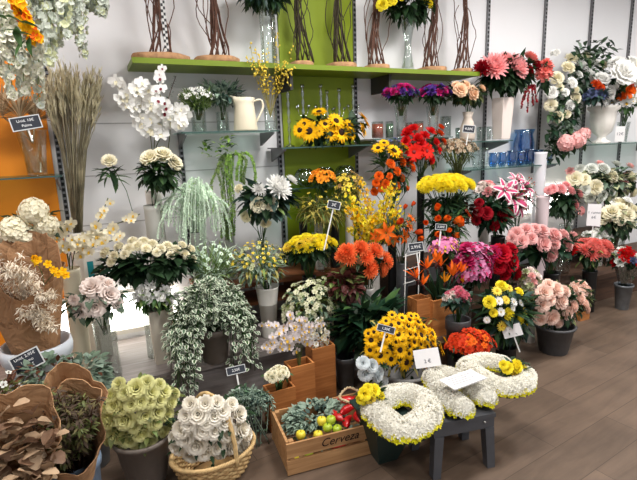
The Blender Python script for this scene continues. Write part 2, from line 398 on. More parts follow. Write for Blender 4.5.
# ------------------------------------------------------------------ setting
def struct(name, g, smooth=False): return tag(put(g, name, smooth=smooth), kind='structure')
def floor_mat():
    m = bpy.data.materials.new('grey_brown_vinyl_planks'); m.use_nodes = True; nt = m.node_tree; b = nt.nodes['Principled BSDF']
    tc = nt.nodes.new('ShaderNodeTexCoord'); mp = nt.nodes.new('ShaderNodeMapping'); mp.inputs['Rotation'].default_value = (0, 0, math.radians(-6.5))
    nt.links.new(tc.outputs['Object'], mp.inputs[0])
    br = nt.nodes.new('ShaderNodeTexBrick'); br.inputs['Scale'].default_value = 1; br.inputs['Brick Width'].default_value = 1.25; br.inputs['Row Height'].default_value = .19
    br.inputs['Mortar Size'].default_value = .0018; br.inputs['Mortar Smooth'].default_value = .3; br.offset = .37; br.inputs['Bias'].default_value = 0
    br.inputs['Color1'].default_value = lin((106, 88, 74))+(1,); br.inputs['Color2'].default_value = lin((92, 76, 63))+(1,); br.inputs['Mortar'].default_value = lin((70, 58, 48))+(1,)
    nt.links.new(mp.outputs[0], br.inputs['Vector'])
    mp2 = nt.nodes.new('ShaderNodeMapping'); mp2.inputs['Scale'].default_value = (2.2, 16, 1); nt.links.new(mp.outputs[0], mp2.inputs[0])
    n = nt.nodes.new('ShaderNodeTexNoise'); n.inputs['Scale'].default_value = 1; n.inputs['Detail'].default_value = 8; n.inputs['Roughness'].default_value = .65; n.inputs['Distortion'].default_value = .6
    nt.links.new(mp2.outputs[0], n.inputs['Vector'])
    n2 = nt.nodes.new('ShaderNodeTexNoise'); n2.inputs['Scale'].default_value = 3.2; n2.inputs['Detail'].default_value = 4; nt.links.new(mp.outputs[0], n2.inputs['Vector'])
    ad = nt.nodes.new('ShaderNodeMath'); nt.links.new(n.outputs['Fac'], ad.inputs[0]); nt.links.new(n2.outputs['Fac'], ad.inputs[1])
    mr = nt.nodes.new('ShaderNodeMapRange'); mr.inputs[1].default_value = .7; mr.inputs[2].default_value = 1.3; mr.inputs[3].default_value = .7; mr.inputs[4].default_value = 1.25
    nt.links.new(ad.outputs[0], mr.inputs[0]); hs = nt.nodes.new('ShaderNodeHueSaturation'); nt.links.new(br.outputs['Color'], hs.inputs['Color']); nt.links.new(mr.outputs[0], hs.inputs['Value'])
    nt.links.new(hs.outputs[0], b.inputs['Base Color']); b.inputs['Roughness'].default_value = .5; b.inputs['Specular IOR Level'].default_value = .3
    return m
def wood(name, c1, c2, sx=(1, 14, 14), rough=.6):
    m = bpy.data.materials.new(name); m.use_nodes = True; nt = m.node_tree; b = nt.nodes['Principled BSDF']
    tc = nt.nodes.new('ShaderNodeTexCoord'); mp = nt.nodes.new('ShaderNodeMapping'); mp.inputs['Scale'].default_value = sx; nt.links.new(tc.outputs['Object'], mp.inputs[0])
    n = nt.nodes.new('ShaderNodeTexNoise'); n.inputs['Scale'].default_value = 3; n.inputs['Detail'].default_value = 6; n.inputs['Distortion'].default_value = .8; nt.links.new(mp.outputs[0], n.inputs['Vector'])
    cr = nt.nodes.new('ShaderNodeValToRGB'); cr.color_ramp.elements[0].position = .35; cr.color_ramp.elements[1].position = .68
    cr.color_ramp.elements[0].color = lin(c1)+(1,); cr.color_ramp.elements[1].color = lin(c2)+(1,); nt.links.new(n.outputs['Fac'], cr.inputs[0]); nt.links.new(cr.outputs[0], b.inputs['Base Color'])
    b.inputs['Roughness'].default_value = rough; return m
WALL = mat('white_wall', (226, 225, 226), .7, noise=.02, nscale=2)
ORANGE = mat('orange_panel', (226, 134, 20), .55, noise=.05, nscale=3); GREENP = mat('lime_green_panel', (132, 150, 20), .55, noise=.05, nscale=3)
GSHELF = mat('lime_green_shelf', (112, 132, 22), .45)
g = G(); g.box((-1.6, -2.6, -.06), (7.4, 3.2, 0), floor_mat()); struct('floor', g)
g = G(); g.box((-1.6, 3.2, 0), (7.4, 3.3, 3), WALL); struct('wall_back', g)
g = G(); g.box((-1.7, -2.6, 0), (-1.6, 3.3, 3), WALL); struct('wall_left', g)
g = G(); g.box((7.4, -2.6, 0), (7.5, 3.3, 3), WALL); struct('wall_right', g)
g = G(); g.box((-1.7, -2.6, 3), (7.5, 3.3, 3.1), WALL); struct('ceiling', g)
g = G(); g.box((-1.6, 3.185, .3), (-.19, 3.2, 2.99), ORANGE); struct('trim_1', g)
xg0, xg1 = P(281, 150, 3.2).x, P(354, 30, 3.2).x
g = G(); g.box((xg0+.02, 3.185, .3), (xg1-.02, 3.2, 2.99), GREENP); struct('trim_2', g)
# faint board joints of the white wall
gj = G(); J = mat('board_joint', (176, 174, 174), .8)
for z in (.75, 1.05, 1.35, 1.66): gj.box((-.14, 3.197, z), (xg0-.03, 3.2, z+.006), J)
struct('trim_3', gj)

# slotted uprights
STEEL = mat('upright_steel', (120, 120, 122), .4, .5); SLOT = mat('slot_dark', (22, 22, 24), .8)
ups = [(58, 150, 'beside the orange panel', .3), (182, 160, 'left of the glass shelf with the pitcher', .35), (280, 160, 'left of the lime green panel', .3), (354, 30, 'right of the lime green panel', .3),
       (488, 20, 'behind the pink chrysanthemums', .3), (545, 20, 'above the white garland left end', .3), (591, 20, 'above the white garland right end', .3), (631, 20, 'at the far right of the back wall', .3)]
for i, (px, py, wh, zb) in enumerate(ups):
    x = P(px, py, 3.19).x; e = empty('shelf_upright', (x, 3.19, zb), 'slotted dark metal shelf upright %s' % wh, 'shelf upright', None)
    zt = 2.98 if i != 1 else 1.6
    g = G(); g.box((-.012, -.012, 0), (.012, .008, zt-zb), STEEL); put(g, 'channel', e, smooth=False)
    g = G(); z = .02
    while z < zt-zb-.03:
        g.box((-.008, -.014, z), (.008, -.0115, z+.02), SLOT); z += .034
    tag(put(g, 'slots', e, smooth=False), kind='stuff')

# platform + risers
GWOOD = wood('grey_plank', (116, 106, 102), (150, 142, 138)); GFRONT = wood('grey_front_board', (124, 118, 116), (146, 140, 138)); DBROWN = wood('dark_brown_board', (66, 46, 34), (92, 64, 46)); BROWNW = wood('brown_riser_board', (110, 62, 34), (140, 84, 48))
PINE = wood('planter_pine', (160, 96, 46), (196, 128, 70)); CRATEW = wood('crate_pine', (160, 116, 74), (194, 150, 102))
e = empty('display_platform', (.1, 2.88, 0), 'low grey wooden display platform along the white wall', 'platform')
g = G(); g.box((-1.68, -.37, .265), (1.5, .26, .3), GWOOD); put(g, 'platform_top', e, smooth=False)
g = G(); g.box((-1.66, -.34, 0), (1.48, .26, .264), GFRONT); put(g, 'front_board', e, smooth=False)
e = empty('display_bench', (3.9, 2.88, 0), 'low dark brown bench under the pink and white flowers', 'bench')
g = G(); g.box((-2.28, -.33, .23), (2.2, .3, .27), DBROWN); put(g, 'bench_top', e, smooth=False)
g = G(); g.box((-2.26, -.28, 0), (2.18, .3, .229), DBROWN); put(g, 'front_board', e, smooth=False)
e = empty('wooden_riser', (1.2, 3.0, .3), 'brown wooden riser behind the white vase with the chalk sign', 'riser')
g = G(); g.box((-.68, -.16, .30), (.62, .17, .33), BROWNW); put(g, 'riser_top', e, smooth=False)
for x0, x1 in ((-.66, -.63), (.0, .03), (.57, .60)):
    g = G(); g.box((x0, -.14, 0), (x1, .16, .299), BROWNW); put(g, 'side_panel', e, smooth=False)
g = G(); g.box((-.63, -.12, .16), (.0, .15, .18), BROWNW); put(g, 'riser_shelf', e, smooth=False)
e = empty('wooden_riser', (3.2, 3.0, .27), 'dark wooden riser behind the roses and lilies', 'riser')
g = G(); g.box((-1.2, -.16, .25), (1.5, .17, .28), DBROWN); put(g, 'riser_top', e, smooth=False)
for x0 in (-1.18, 0, 1.45):
    g = G(); g.box((x0, -.14, 0), (x0+.03, .16, .249), DBROWN); put(g, 'side_panel', e, smooth=False)

# added glowing panels standing in for brightly lit patches of wall
WGLOW = mat('wall_glow', (255, 252, 244), emit=6.0)
def wall_glow(x0, x1, z0, z1, label, Y=3.18):
    e = empty('wall_glow_panel', ((x0+x1)/2, Y, z0), label, 'light'); w_ = (x1-x0)/2
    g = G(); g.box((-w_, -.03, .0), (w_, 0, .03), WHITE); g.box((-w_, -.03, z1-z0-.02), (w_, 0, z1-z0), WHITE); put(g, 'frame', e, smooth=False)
    g = G(); g.box((-w_, -.02, .031), (w_, -.001, z1-z0-.021), WGLOW); put(g, 'glow_face', e, smooth=False)
wall_glow(-.35, .42, .33, .62, 'added glowing panel standing in for brightly lit wall low behind the pale pink roses')
wall_glow(3.55, 4.3, .75, 1.02, 'added glowing panel standing in for a bright wall patch behind the price card on the right')

# ------------------------------------------------------------------ shelves
def gshelf(x0, x1, z, label, y0=2.9, m=GGREEN, br=True):
    e = empty('glass_shelf', ((x0+x1)/2, 3.05, z-.008), label, 'shelf'); w_ = (x1-x0)/2
    g = G(); g.box((-w_, y0-3.05, 0), (w_, .13, .008), m); g.box((-w_, y0-3.052, .0), (w_, y0-3.049, .008), mat('glass_edge', (60, 88, 82), .3)); put(g, 'glass_pane', e, smooth=False)
    if br:
        for x in (-w_+.03, w_-.03):
            g = G(); vs = [(x-.006, .13, -.001), (x+.006, .13, -.001), (x-.006, .13, -.09), (x+.006, .13, -.09), (x-.006, y0-3.03, -.001), (x+.006, y0-3.03, -.001), (x-.006, y0-3.03, -.012), (x+.006, y0-3.03, -.012)]
            g.add(vs, [(0, 1, 5, 4), (2, 6, 7, 3), (0, 4, 6, 2), (1, 3, 7, 5), (4, 5, 7, 6), (0, 2, 3, 1)], STEEL); put(g, 'shelf_bracket', e, smooth=False)
ZG = P(230, 131, 2.9).z
gshelf(P(181, 131, 2.9).x, P(279, 131, 2.9).x, ZG, 'glass shelf holding the cream pitcher')
ZO = P(30, 177, 2.9).z
gshelf(-1.1, P(62, 176, 2.9).x, ZO, 'glass shelf on the orange panel with one clear vase')
ZS = P(325, 146, 2.9).z
gshelf(P(282, 146, 2.9).x, P(372, 140, 2.9).x, ZS, 'dark glass shelf with the lying sunflowers', m=mat('smoked_shelf', (58, 62, 58), .25))
ZB2 = P(325, 186, 2.9).z
gshelf(P(284, 186, 2.9).x, P(360, 186, 2.9).x, ZB2, 'lower glass shelf holding three round bowls on the green panel')
ZP = P(405, 138, 2.9).z
gshelf(P(374, 138, 2.9).x, P(453, 138, 2.9).x, ZP, 'shelf with the purple flowers and coloured candle jars', m=mat('grey_shelf', (120, 116, 116), .3))
ZR = P(480, 140, 2.9).z
gshelf(P(455, 139, 2.9).x, P(513, 138, 2.9).x, ZR-.01, 'glass shelf with the tall white vase of pink chrysanthemums')
ZBL = P(510, 167, 2.9).z
gshelf(P(470, 168, 2.9).x, P(560, 165, 2.9).x, ZBL, 'lower glass shelf crowded with blue glassware')
ZU = P(605, 144, 2.9).z
gshelf(P(583, 144, 2.9).x, P(637, 143, 2.9).x+.5, ZU, 'glass shelf on the right holding the white fluted urn')
# green shelf
za = P(320, 65, 2.88).z; xa, xb = P(132, 60, 2.88).x, P(480, 74, 2.88).x
e = empty('wall_shelf', ((xa+xb)/2, 3.04, za-.03), 'long lime green wall shelf carrying the branch trees', 'shelf'); w_ = (xb-xa)/2
g = G(); g.box((-w_, -.16, 0), (w_, .16, .03), GSHELF); put(g, 'shelf_board', e, smooth=False)
for px in (282, 378):
    x = P(px, 75, 3.1).x-(xa+xb)/2; g = G(); g.box((x-.01, -.1, -.12), (x+.01, .145, -.001), mat('bracket_dark', (46, 44, 36), .5)); put(g, 'shelf_bracket', e, smooth=False)

# ------------------------------------------------------------------ branch trees
BARK = mat('vine_bark', (92, 62, 50), .8, noise=.3, nscale=40); BARKD = mat('dark_vine_bark', (58, 50, 34), .8, noise=.3, nscale=40); SLICE = wood('wood_slice', (176, 128, 84), (208, 164, 116)); SBARK = mat('slice_bark', (168, 128, 92), .9, noise=.3)
trees = [(160, 50, 58, 'leftmost twisted branch tree on a wide wood slice, at the end of the green shelf', BARK), (217, 53, 46, 'twisted branch tree on a wood slice above the cream pitcher', BARK),
         (303, 58, 24, 'slim dark branch tree against the left of the green panel', BARKD), (343, 62, 32, 'branch tree against the right edge of the green panel', BARKD), (379, 63, 26, 'branch tree on a wood slice left of the yellow flower vase', BARK),
         (434, 66, 30, 'branch tree on a wood slice right of the yellow flower vase', BARK), (464, 67, 22, 'rightmost branch tree at the right end of the green shelf', BARK)]
for ti, (px, py, wp, lab, bk) in enumerate(trees):
    x = P(px, py, 3.0).x; s = S(px, py, 3.0); r = min(wp/2*s, .145)
    e = empty('branch_tree', (x, 3.02, za), lab, 'decorative branches', 'branch trees on the green shelf')
    g = G(); rxs = wp/2*s/r; n0 = len(g.v); g.lathe([(r*.97, 0), (r, .004), (r*.98, .035)], SBARK, 28, wav=(5, .05)); g.lathe([(r*.9, .0352), (r*.88, .038)], SLICE, 28, wav=(5, .05))
    g.v = [(a*rxs, b*.95, c) for a, b, c in g.v]; put(g, 'wood_slice', e)
    for k in range(15):
        g = G(); pts = []; a = k*.7; a1 = R.uniform(1.5, 5); loose = k in (0, 4, 7, 11, 13); hh = .95 if not loose else R.uniform(.4, .95); kx, ky = R.uniform(4, 9), R.uniform(4, 9)
        for i in range(15):
            t = i/14; rad = (.016+.06*max(0, .5-t)**2*4) if not loose else .02+.085*math.sin(PI*t*.9+.2)
            if t > .5 and not loose: rad += (t-.5)*.16
            an = a+a1*t; pts.append((rad*math.cos(an)*.9+.02*math.sin(5*t+ti)+.006*math.sin(kx*t*3), max(-.13, min(.13, rad*math.sin(an)*.7+.006*math.sin(ky*t*3))), .038+hh*t))
        g.tube(pts, R.uniform(.004, .0075) if not loose else .003, bk, 5, .003); put(g, 'vine', e)
# checker ribbon on the leftmost tree
g = G(); x = P(164, 20, 2.95).x
CK = mat('ribbon_dark', (50, 50, 52)); CW = mat('ribbon_white', (200, 198, 196))
for i in range(34):
    for j in range(2): g.box((-.012+j*.012, -.002, i*.016), (j*.012, .002, i*.016+.016), CK if (i+j) % 2 else CW)
tag(put(g, 'checked_ribbon', None, (x, 2.95, za+.05), smooth=False), 'black and white checked ribbon hanging beside the leftmost branch tree', 'ribbon')

# ------------------------------------------------------------------ flower colours
W1 = flow('white', (250, 249, 245)); W2 = flow('cream', (248, 241, 214)); W3 = flow('grey_white', (228, 230, 222)); YE = flow('yellow', (255, 238, 62)); YL = flow('light_yellow', (250, 224, 90)); YD = flow('golden', (252, 196, 22))
OR = flow('orange', (240, 110, 30)); OR2 = flow('red_orange', (218, 78, 28)); CO = flow('coral', (255, 134, 76)); RD = flow('red', (206, 26, 28)); DR = flow('dark_red', (150, 14, 30)); MG = flow('magenta', (190, 40, 96))
PK = flow('pink', (248, 178, 178)); DP = flow('dusty_pink', (244, 190, 186)); PP = flow('peach_pink', (255, 224, 208)); PE = flow('peach', (252, 216, 182)); PL = flow('pale_pink', (250, 236, 228)); SP = flow('salmon', (244, 140, 130)); VI = flow('violet', (96, 60, 150)); HP = flow('hot_pink', (200, 40, 120))
OP = flow('orchid_pink', (228, 140, 184)); GR = flow('rose_green', (230, 228, 164)); BL = flow('blue_grey_petal', (88, 98, 132)); LG = flow('lime_floret', (150, 190, 90))
BRN = mat('sunflower_disc', (48, 26, 14), .9); YC = mat('yellow_centre', (224, 180, 50)); RC = mat('red_centre', (120, 16, 20)); GC = mat('green_centre', (120, 140, 70))
BU = mat('burgundy_lip', (120, 20, 40))

# ============ strands: hanging or arching runs of florets / leaves
def path(pts, n=14):
    pts = [Vec(p) for p in pts]; out = []; k = len(pts)-1
    for i in range(n+1):
        t = i/n*k; j = min(int(t), k-1); u_ = t-j
        a = pts[max(j-1, 0)]; b = pts[j]; c = pts[j+1]; d = pts[min(j+2, k)]
        out.append(.5*((2*b)+(c-a)*u_+(2*a-5*b+4*c-d)*u_*u_+(3*b-a-3*c+d)*u_**3))
    return out
def strand(root, base, pp, part, stem_m, kind='floret', m=None, size=.01, rad=.02, n=60, k=4, cm=None, m2=None, r=.0022, t0=0, L=.04, W=.5, taper=.6, rim=None, bend=.3, round_=False):
    pts = path(pp); g = G(); g.tube([p-base for p in pts], r, stem_m, 4)
    for i in range(n):
        t = t0+(1-t0)*(i+R.random())/n; x = t*(len(pts)-1); j = min(int(x), len(pts)-2); q = pts[j].lerp(pts[j+1], x-j); tan = (pts[j+1]-pts[j]).normalized()
        a = R.uniform(0, 2*PI); o1 = tan.orthogonal().normalized(); o2 = tan.cross(o1); d = o1*math.cos(a)+o2*math.sin(a)
        w_ = 1-taper*t
        if kind == 'floret':
            g.floret(q-base+d*rad*w_*R.uniform(.5, 1), d+tan*R.uniform(-.4, .4), size*(.6+.4*w_)*R.uniform(.8, 1.2), m if not m2 or R.random() < .75 else m2, k, cm)
        elif kind == 'ball':
            g.ball(q-base+d*rad*w_*R.uniform(.4, 1), size*R.uniform(.7, 1.2), m, 5, 3, 1.2)
        else:
            l = L*w_*R.uniform(.7, 1.2); g.leaf(q-base+d*rad*.2, d+tan*R.uniform(.1, .7), l, l*W, m if not m2 or R.random() < .7 else m2, bend, rim, round_)
    return put(g, part, root)

SW = flow('sage_white', (206, 212, 200)); IV = flow('ivory', (228, 226, 208))
# ---- hanging white wisteria, upper left
root = empty('hanging_wisteria', P(70, -40, 2.6), 'white wisteria hanging in long tails over the upper left wall', 'hanging flowers')
base = P(70, -40, 2.6)
for x, y1, wd in [(30, 40, 1), (40, 56, 1.2), (50, 64, 1.25), (57, 48, 1), (64, 36, 1.2), (74, 32, 1.1), (79, 45, .8), (83, 58, .8), (92, 10, 1), (101, 15, 1), (45, 30, 1.3), (68, 24, 1.3)]:
    Y = 2.6+R.uniform(-.12, .12)
    strand(root, base, [P(x+4, -38, Y), P(x+1, 0, Y), P(x, y1, Y)], 'flower_spike', GREENS['grey'], 'floret', SW, .017*wd, .034*wd, 130, 4, None, GREENS['cream'], taper=.35)
# ---- front-left white delphinium with orange flowers
base = P(14, -20, 2.2); root = empty('hanging_delphinium', base, 'white delphinium spray with orange blossoms at the upper left corner', 'hanging flowers')
for pts in [((14, -18), (10, 30), (22, 60), (24, 95)), ((20, -18), (20, 30), (34, 60), (40, 108)), ((8, -18), (2, 30), (8, 60), (14, 98)), ((14, -18), (26, 30), (38, 50), (38, 84)), ((6, -18), (-4, 20), (-6, 50), (2, 76)), ((10, -18), (14, 20), (20, 50), (28, 74))]:
    Y = 2.2+R.uniform(-.07, .07)
    strand(root, base, [P(a, b, Y) for a, b in pts], 'flower_spike', GREENS['light'], 'floret', IV, .017, .026, 100, 5, GREENS['cream'], SW, taper=.3, t0=.15)
strand(root, base, [P(10, -18, 2.1), P(20, 10, 2.1), P(36, 40, 2.1)], 'orange_flower_spike', GREENS['mid'], 'floret', YD, .022, .02, 55, 5, None, OR, taper=.2, t0=.2)
g = G()
for a, b in [(16, 26), (22, 32), (26, 40), (8, 20), (4, 16), (30, 36), (12, 34), (20, 22)]:
    g.leaf(P(a, b, 2.08)-base, (R.uniform(-1, 1), -.3, R.uniform(-.9, .2)), .075, .035, GREENS['mid'])
put(g, 'foliage', root)
# ---- clear vase with dried fan palm on orange shelf
VG = vase('flare', 'glass_vase', 'clear flared glass vase on the orange wall shelf', 31, 130, 28, 3.02, ZO, GLASS)
base = VG; root = empty('dried_palm', base, 'dried beige fan palm leaves in the clear vase on the orange shelf', 'dried flowers')
TAN = leafm('dried_tan', (196, 172, 138)); TAN2 = leafm('dried_brown', (158, 134, 102))
for cx, cy, sp, Y, a0 in [(20, 118, 40, 2.98, 160), (2, 116, 36, 3.0, 150), (36, 120, 30, 3.04, 120)]:
    g = G(); hub = P(cx, cy, Y); g.tube([Vec((0, 0, 0)), (hub-base)*.5+Vec((0, 0, .01)), hub-base], .004, TAN, 5)
    for i in range(19):
        a = math.radians(a0-35-i*(150/19)+55); q = P(cx+sp*math.cos(a), cy-sp*math.sin(a)*.95, Y-.03); d = q-hub
        g.leaf(hub-base, d, d.length, .022, TAN if i % 2 else TAN2, .03)
    put(g, 'palm_leaf', root)
# ---- pampas / wheat bundle
vb = vase('cyl', 'tall_vase', 'tall white vase holding the wheat grass, behind the cream orchids', 77, 232, 16, 3.0, .3, WHITE)
base = vb; root = empty('dried_grass_bundle', base, 'tall bundle of dried beige wheat grass against the left wall', 'dried flowers')
GR1 = leafm('dried_grass', (200, 190, 156)); GR2 = leafm('grass_stem', (164, 154, 128)); GR3 = leafm('grass_plume', (212, 204, 172))
g = G(); g2 = G()
for i in range(150):
    t = R.uniform(-1, 1); tx = 73+t*30+R.uniform(-3, 3); ty = 66+14*t*t+R.uniform(-4, 34)
    Y0 = 3.0+R.uniform(-.1, .1); top = P(tx, ty, Y0); mid = P(74+t*13, 150, 3.0+(Y0-3)*.5)
    g.tube([(R.uniform(-.02, .02), R.uniform(-.02, .02), 0), mid-base, top-base], .002, GR2 if i % 2 else GR1, 3)
    d = (top-mid).normalized(); a = top-base
    g2.tube([a-d*.13, a-d*.07, a], .003, GR3 if i % 3 else GR1, 4, .001)
    for k in range(12):
        q = a-d*(.16*R.random()); g2.leaf(q, d+Vec((R.uniform(-.35, .35), R.uniform(-.35, .35), 0)), .05, .008, GR3 if k % 2 else GR1, 0)
tag(put(g, 'stems', root), kind='stuff'); tag(put(g2, 'grass_plumes', root), kind='stuff')
# ---- signs
INK = mat('chalk', (225, 225, 225), .8); BOARD = mat('chalkboard', (38, 42, 52), .7); FR = mat('board_frame', (190, 192, 192), .5); CARD = mat('white_card', (232, 230, 230), .6); GI = mat('grey_ink', (90, 90, 100), .8)
def text(s, h, m, parent, loc, rot=None, name='writing', shear=0):
    cu = bpy.data.curves.new('t', 'FONT'); cu.body = s; cu.size = h; cu.align_x = 'CENTER'; cu.align_y = 'CENTER'; cu.shear = shear; cu.extrude = .0004
    to = bpy.data.objects.new('t', cu); COL.objects.link(to); me = bpy.data.meshes.new_from_object(to.evaluated_get(bpy.context.evaluated_depsgraph_get()))
    bpy.data.objects.remove(to); me.materials.clear(); me.materials.append(m)
    o = link(name, me, parent, loc)
    if rot is not None: o.rotation_mode = 'QUATERNION'; o.rotation_quaternion = rot
    return o
def sign(cx, cy, wp, hp, Y, label, lines, roll=0, stake=None, board=BOARD, frame=True, ink=INK, lean=15, name='chalkboard_sign', cat='sign', depth=.004, th=.32):
    p = P(cx, cy, Y); s = S(cx, cy, Y); w_, h_ = wp*s/2, hp*s/2
    n = (Vec((0, 0, H))-p); n.z = 0; n.normalize(); x = Vec((0, 0, 1)).cross(n); y = Vec((0, 0, 1))
    q = Matrix((x, y, n)).transposed().to_quaternion() @ Quaternion((1, 0, 0), math.radians(-lean)) @ Quaternion((0, 0, 1), math.radians(roll))
    e = empty(name, p, label, cat); e.rotation_mode = 'QUATERNION'; e.rotation_quaternion = q
    g = G(); g.box((-w_, -h_, -depth), (w_, h_, 0), board); put(g, 'board', e, smooth=False)
    if frame:
        g = G(); t = min(.005, h_*.16)
        for a, b in [((-w_, h_-t), (w_, h_)), ((-w_, -h_), (w_, -h_+t)), ((-w_, -h_+t), (-w_+t, h_-t)), ((w_-t, -h_+t), (w_, h_-t))]: g.box((a[0], a[1], .0001), (b[0], b[1], .002), FR)
        put(g, 'frame', e, smooth=False)
    for i, l in enumerate(lines):
        text(l, h_*2*th*.85, ink, e, (0, (len(lines)/2-.5-i)*h_*2*th*1.1, .0008))
    if stake:
        g = G(); g.box((-.004, -h_-stake, -depth-.004), (.004, h_*.5, -depth-.0002), mat('stake_white', (214, 214, 210))); put(g, 'stake', e, smooth=False)
    return e
sign(26, 123, 27, 14, 2.9, 'chalk price sign clipped to the clear vase on the orange shelf', ['Unid. 10€', 'Palma'], roll=10, stake=.06)
sign(27, 361, 27, 19, 2.05, 'chalk price sign on a white stake at the lower left', ['Unid. 2,95€', '1 ramo', '9,95€'], roll=16, stake=.2, th=.25)
sign(268, 275, 17, 11, 2.68, 'framed chalk sign standing in the white vase of green sprigs', ['C/Una'], roll=8, stake=.1, th=.6)
sign(236, 370, 19, 8, 2.28, 'small dark sign on a white stake above the white rose basket', ['2,50€'], roll=6, stake=.13, lean=35, th=.5)
sign(334, 205, 13, 8, 2.55, 'small dark sign among the golden foliage by the green panel', ['3€'], roll=-14, stake=.26, th=.6)
sign(469, 129, 12, 8, 2.72, 'small dark sign beside the peach rose vase', ['4,50€'], roll=-8, stake=.09, th=.5)
sign(416, 247, 15, 9, 2.3, 'small framed chalk sign above the wire price stand', ['2,95€'], roll=8, stake=.12, th=.55)
sign(441, 227, 11, 6, 2.25, 'tiny chalk sign beneath the orange tulips', ['3,50€'], roll=-4, stake=.1, th=.6)
sign(386, 329, 18, 7, 1.86, 'dark sign stuck in the sunflower bucket', ['1,50€'], roll=-14, stake=.1, th=.6, lean=30)
sign(427, 358, 25, 18, 1.78, 'white handwritten card on the sunflower bucket', ['', '2 €'], roll=12, board=CARD, frame=False, ink=GI, name='price_card', cat='card', stake=.1, lean=20)
sign(512, 331, 18, 12, 1.98, 'blank white card on the yellow and white bouquet', [], roll=22, board=CARD, frame=False, name='price_card', cat='card', stake=.1, lean=10)
sign(594, 215, 12, 22, 2.6, 'white paper price notice before the added glowing panel', ['1 ramo', '6€'], roll=0, board=CARD, frame=False, ink=GI, name='price_notice', cat='sign', lean=8, th=.2, stake=.12)
sign(620, 134, 8, 15, 2.86, 'small white notice on the right shelf beside the urn', ['12€'], roll=0, board=CARD, frame=False, ink=GI, name='price_notice', cat='sign', lean=3, th=.3)

# ============ LEFT WALL GROUP
# white moth orchids + red-lipped orchid in a vase on the riser behind
def spray(name, label, cat, base, paths, kind, m, m2, dpx, nb, leaf=None, stem='olive', face=(-.1, -1, .1), group=None, jit=.35, small=True, r=.0028):
    root = empty(name, base, label, cat, group)
    for pp in paths:
        pts = path([base]+[P(*q) for q in pp], 16); g = G(); g.tube([p-base for p in pts], r, GREENS[stem], 5)
        n0 = int(len(pts)*.4)
        for i in range(nb):
            t = .42+.58*(i+.3)/nb; x = t*(len(pts)-1); j = min(int(x), len(pts)-2); q = pts[j].lerp(pts[j+1], x-j)
            s = (q-Vec((0, 0, H))).dot(fw)/F; rr = dpx*s/2*(1.05-.35*(t-.4)/.6)*R.uniform(.85, 1.1)
            n = Vec((face[0]+R.uniform(-jit, jit), face[1], face[2]+R.uniform(-jit, jit))); off = Vec((R.uniform(-1, 1), -.6, R.uniform(-1, 1)))*rr*.75
            g.tube([q-base, q-base+off], .0014, GREENS[stem], 3)
            bloom(root, kind, m, m2, q-base+off, n, rr)
        put(g, 'flower_stem', root)
    if leaf:
        g = G(); leaves(g, Vec((0, 0, .05)), (.07, .07, .05), leaf[1], leaf[2], leaf[3], GREENS[leaf[0]], low=0); put(g, 'foliage', root)
    return root
vb = vase('cyl', 'orchid_pot', 'white orchid pot behind the white peonies', 153, 190, 16, 3.06, .3, WHITE)
spray('moth_orchid', 'large white moth orchid spray on the wall above the peonies', 'orchid', vb, [[(152, 150, 3.05), (146, 118, 3.0), (128, 100, 2.95), (116, 84, 2.92)], [(154, 150, 3.05), (156, 120, 3.0), (148, 96, 2.95), (138, 88, 2.9)], [(154, 155, 3.05), (168, 125, 3.0), (180, 112, 2.98), (184, 124, 2.9)]],
      'orchid', W1, W2, 20, 14, jit=.6)
spray('speckled_orchid', 'white orchid with dark red lips below the end of the green shelf', 'orchid', vb+Vec((.03, .02, 0)), [[(170, 135, 3.05), (166, 108, 2.9), (158, 88, 2.86), (163, 66, 2.86)]], 'orchid', W1, BU, 14, 9, jit=.3)
g = G(); b = P(172, 84, 3.0); root = empty('berry_twig', b, 'thin dark twig with small leaves beside the red-lipped orchid', 'twig')
strand(root, b, [P(162, 130, 3.05), P(168, 100, 3.02), P(176, 76, 3.0)], 'twig', GREENS['brown'], 'leaf', GREENS['blue'], n=34, L=.03, W=.5, t0=.3)
# peonies
vb = vase('cyl', 'stone_vase', 'pale grey vase under the three white peonies', 152, 205, 17, 2.88, .3, mat('pale_stone', (178, 176, 168), .5))
bunch('peony_bouquet', 'three white peonies with dark leaves on the white wall', 'flowers', 160, 172, 44, 46, 2.85, [('peony', W2, None, 17, 3)], vb, [('dark', 90, 15, .42), ('mid', 26, 14, .4)], heads=[(149, 157, 17), (163, 154, 18), (175, 162, 17)])
root, o, R3, s = bunch('single_peony', 'single white peony on a bent stem left of the three peonies', 'flowers', 110, 172, 26, 34, 2.88, [('peony', W2, None, 14, 1)], P(134, 222, 2.9), [('mid', 8, 17, .4), ('dark', 6, 15, .4)], heads=[(109, 160, 14)])
# cream orchids behind
vb = vase('cyl', 'cream_vase', 'short cream vase holding the cream orchids', 70, 268, 18, 2.82, .3, CREAM)
spray('cream_orchid', 'long cream orchid spray stretching across the left below the peonies', 'orchid', vb, [[(75, 250, 2.8), (90, 236, 2.78), (112, 226, 2.75), (140, 214, 2.74)], [(70, 255, 2.8), (84, 240, 2.8), (98, 222, 2.8), (108, 198, 2.8)], [(66, 250, 2.8), (58, 235, 2.75), (70, 226, 2.72), (46, 222, 2.7)], [(75, 255, 2.78), (96, 246, 2.7), (120, 238, 2.7)], [(68, 256, 2.76), (66, 244, 2.68), (84, 240, 2.66)]], 'orchid', W2, YC, 13, 10, jit=.45)
# hydrangeas
vb = vase('cyl', 'white_vase', 'white vase beneath the cream hydrangeas at the left edge', 12, 268, 22, 2.62, .3, WHITE)
bunch('hydrangea_bouquet', 'cream hydrangea heads at the left edge in front of the orange panel', 'flowers', 26, 224, 70, 48, 2.6, [('hyd', W2, GREENS['cream'], 28, 6)], vb, [('dark', 26, 16, .5)], heads=[(34, 212, 28), (14, 230, 28), (46, 226, 24), (26, 236, 26), (2, 238, 22)])
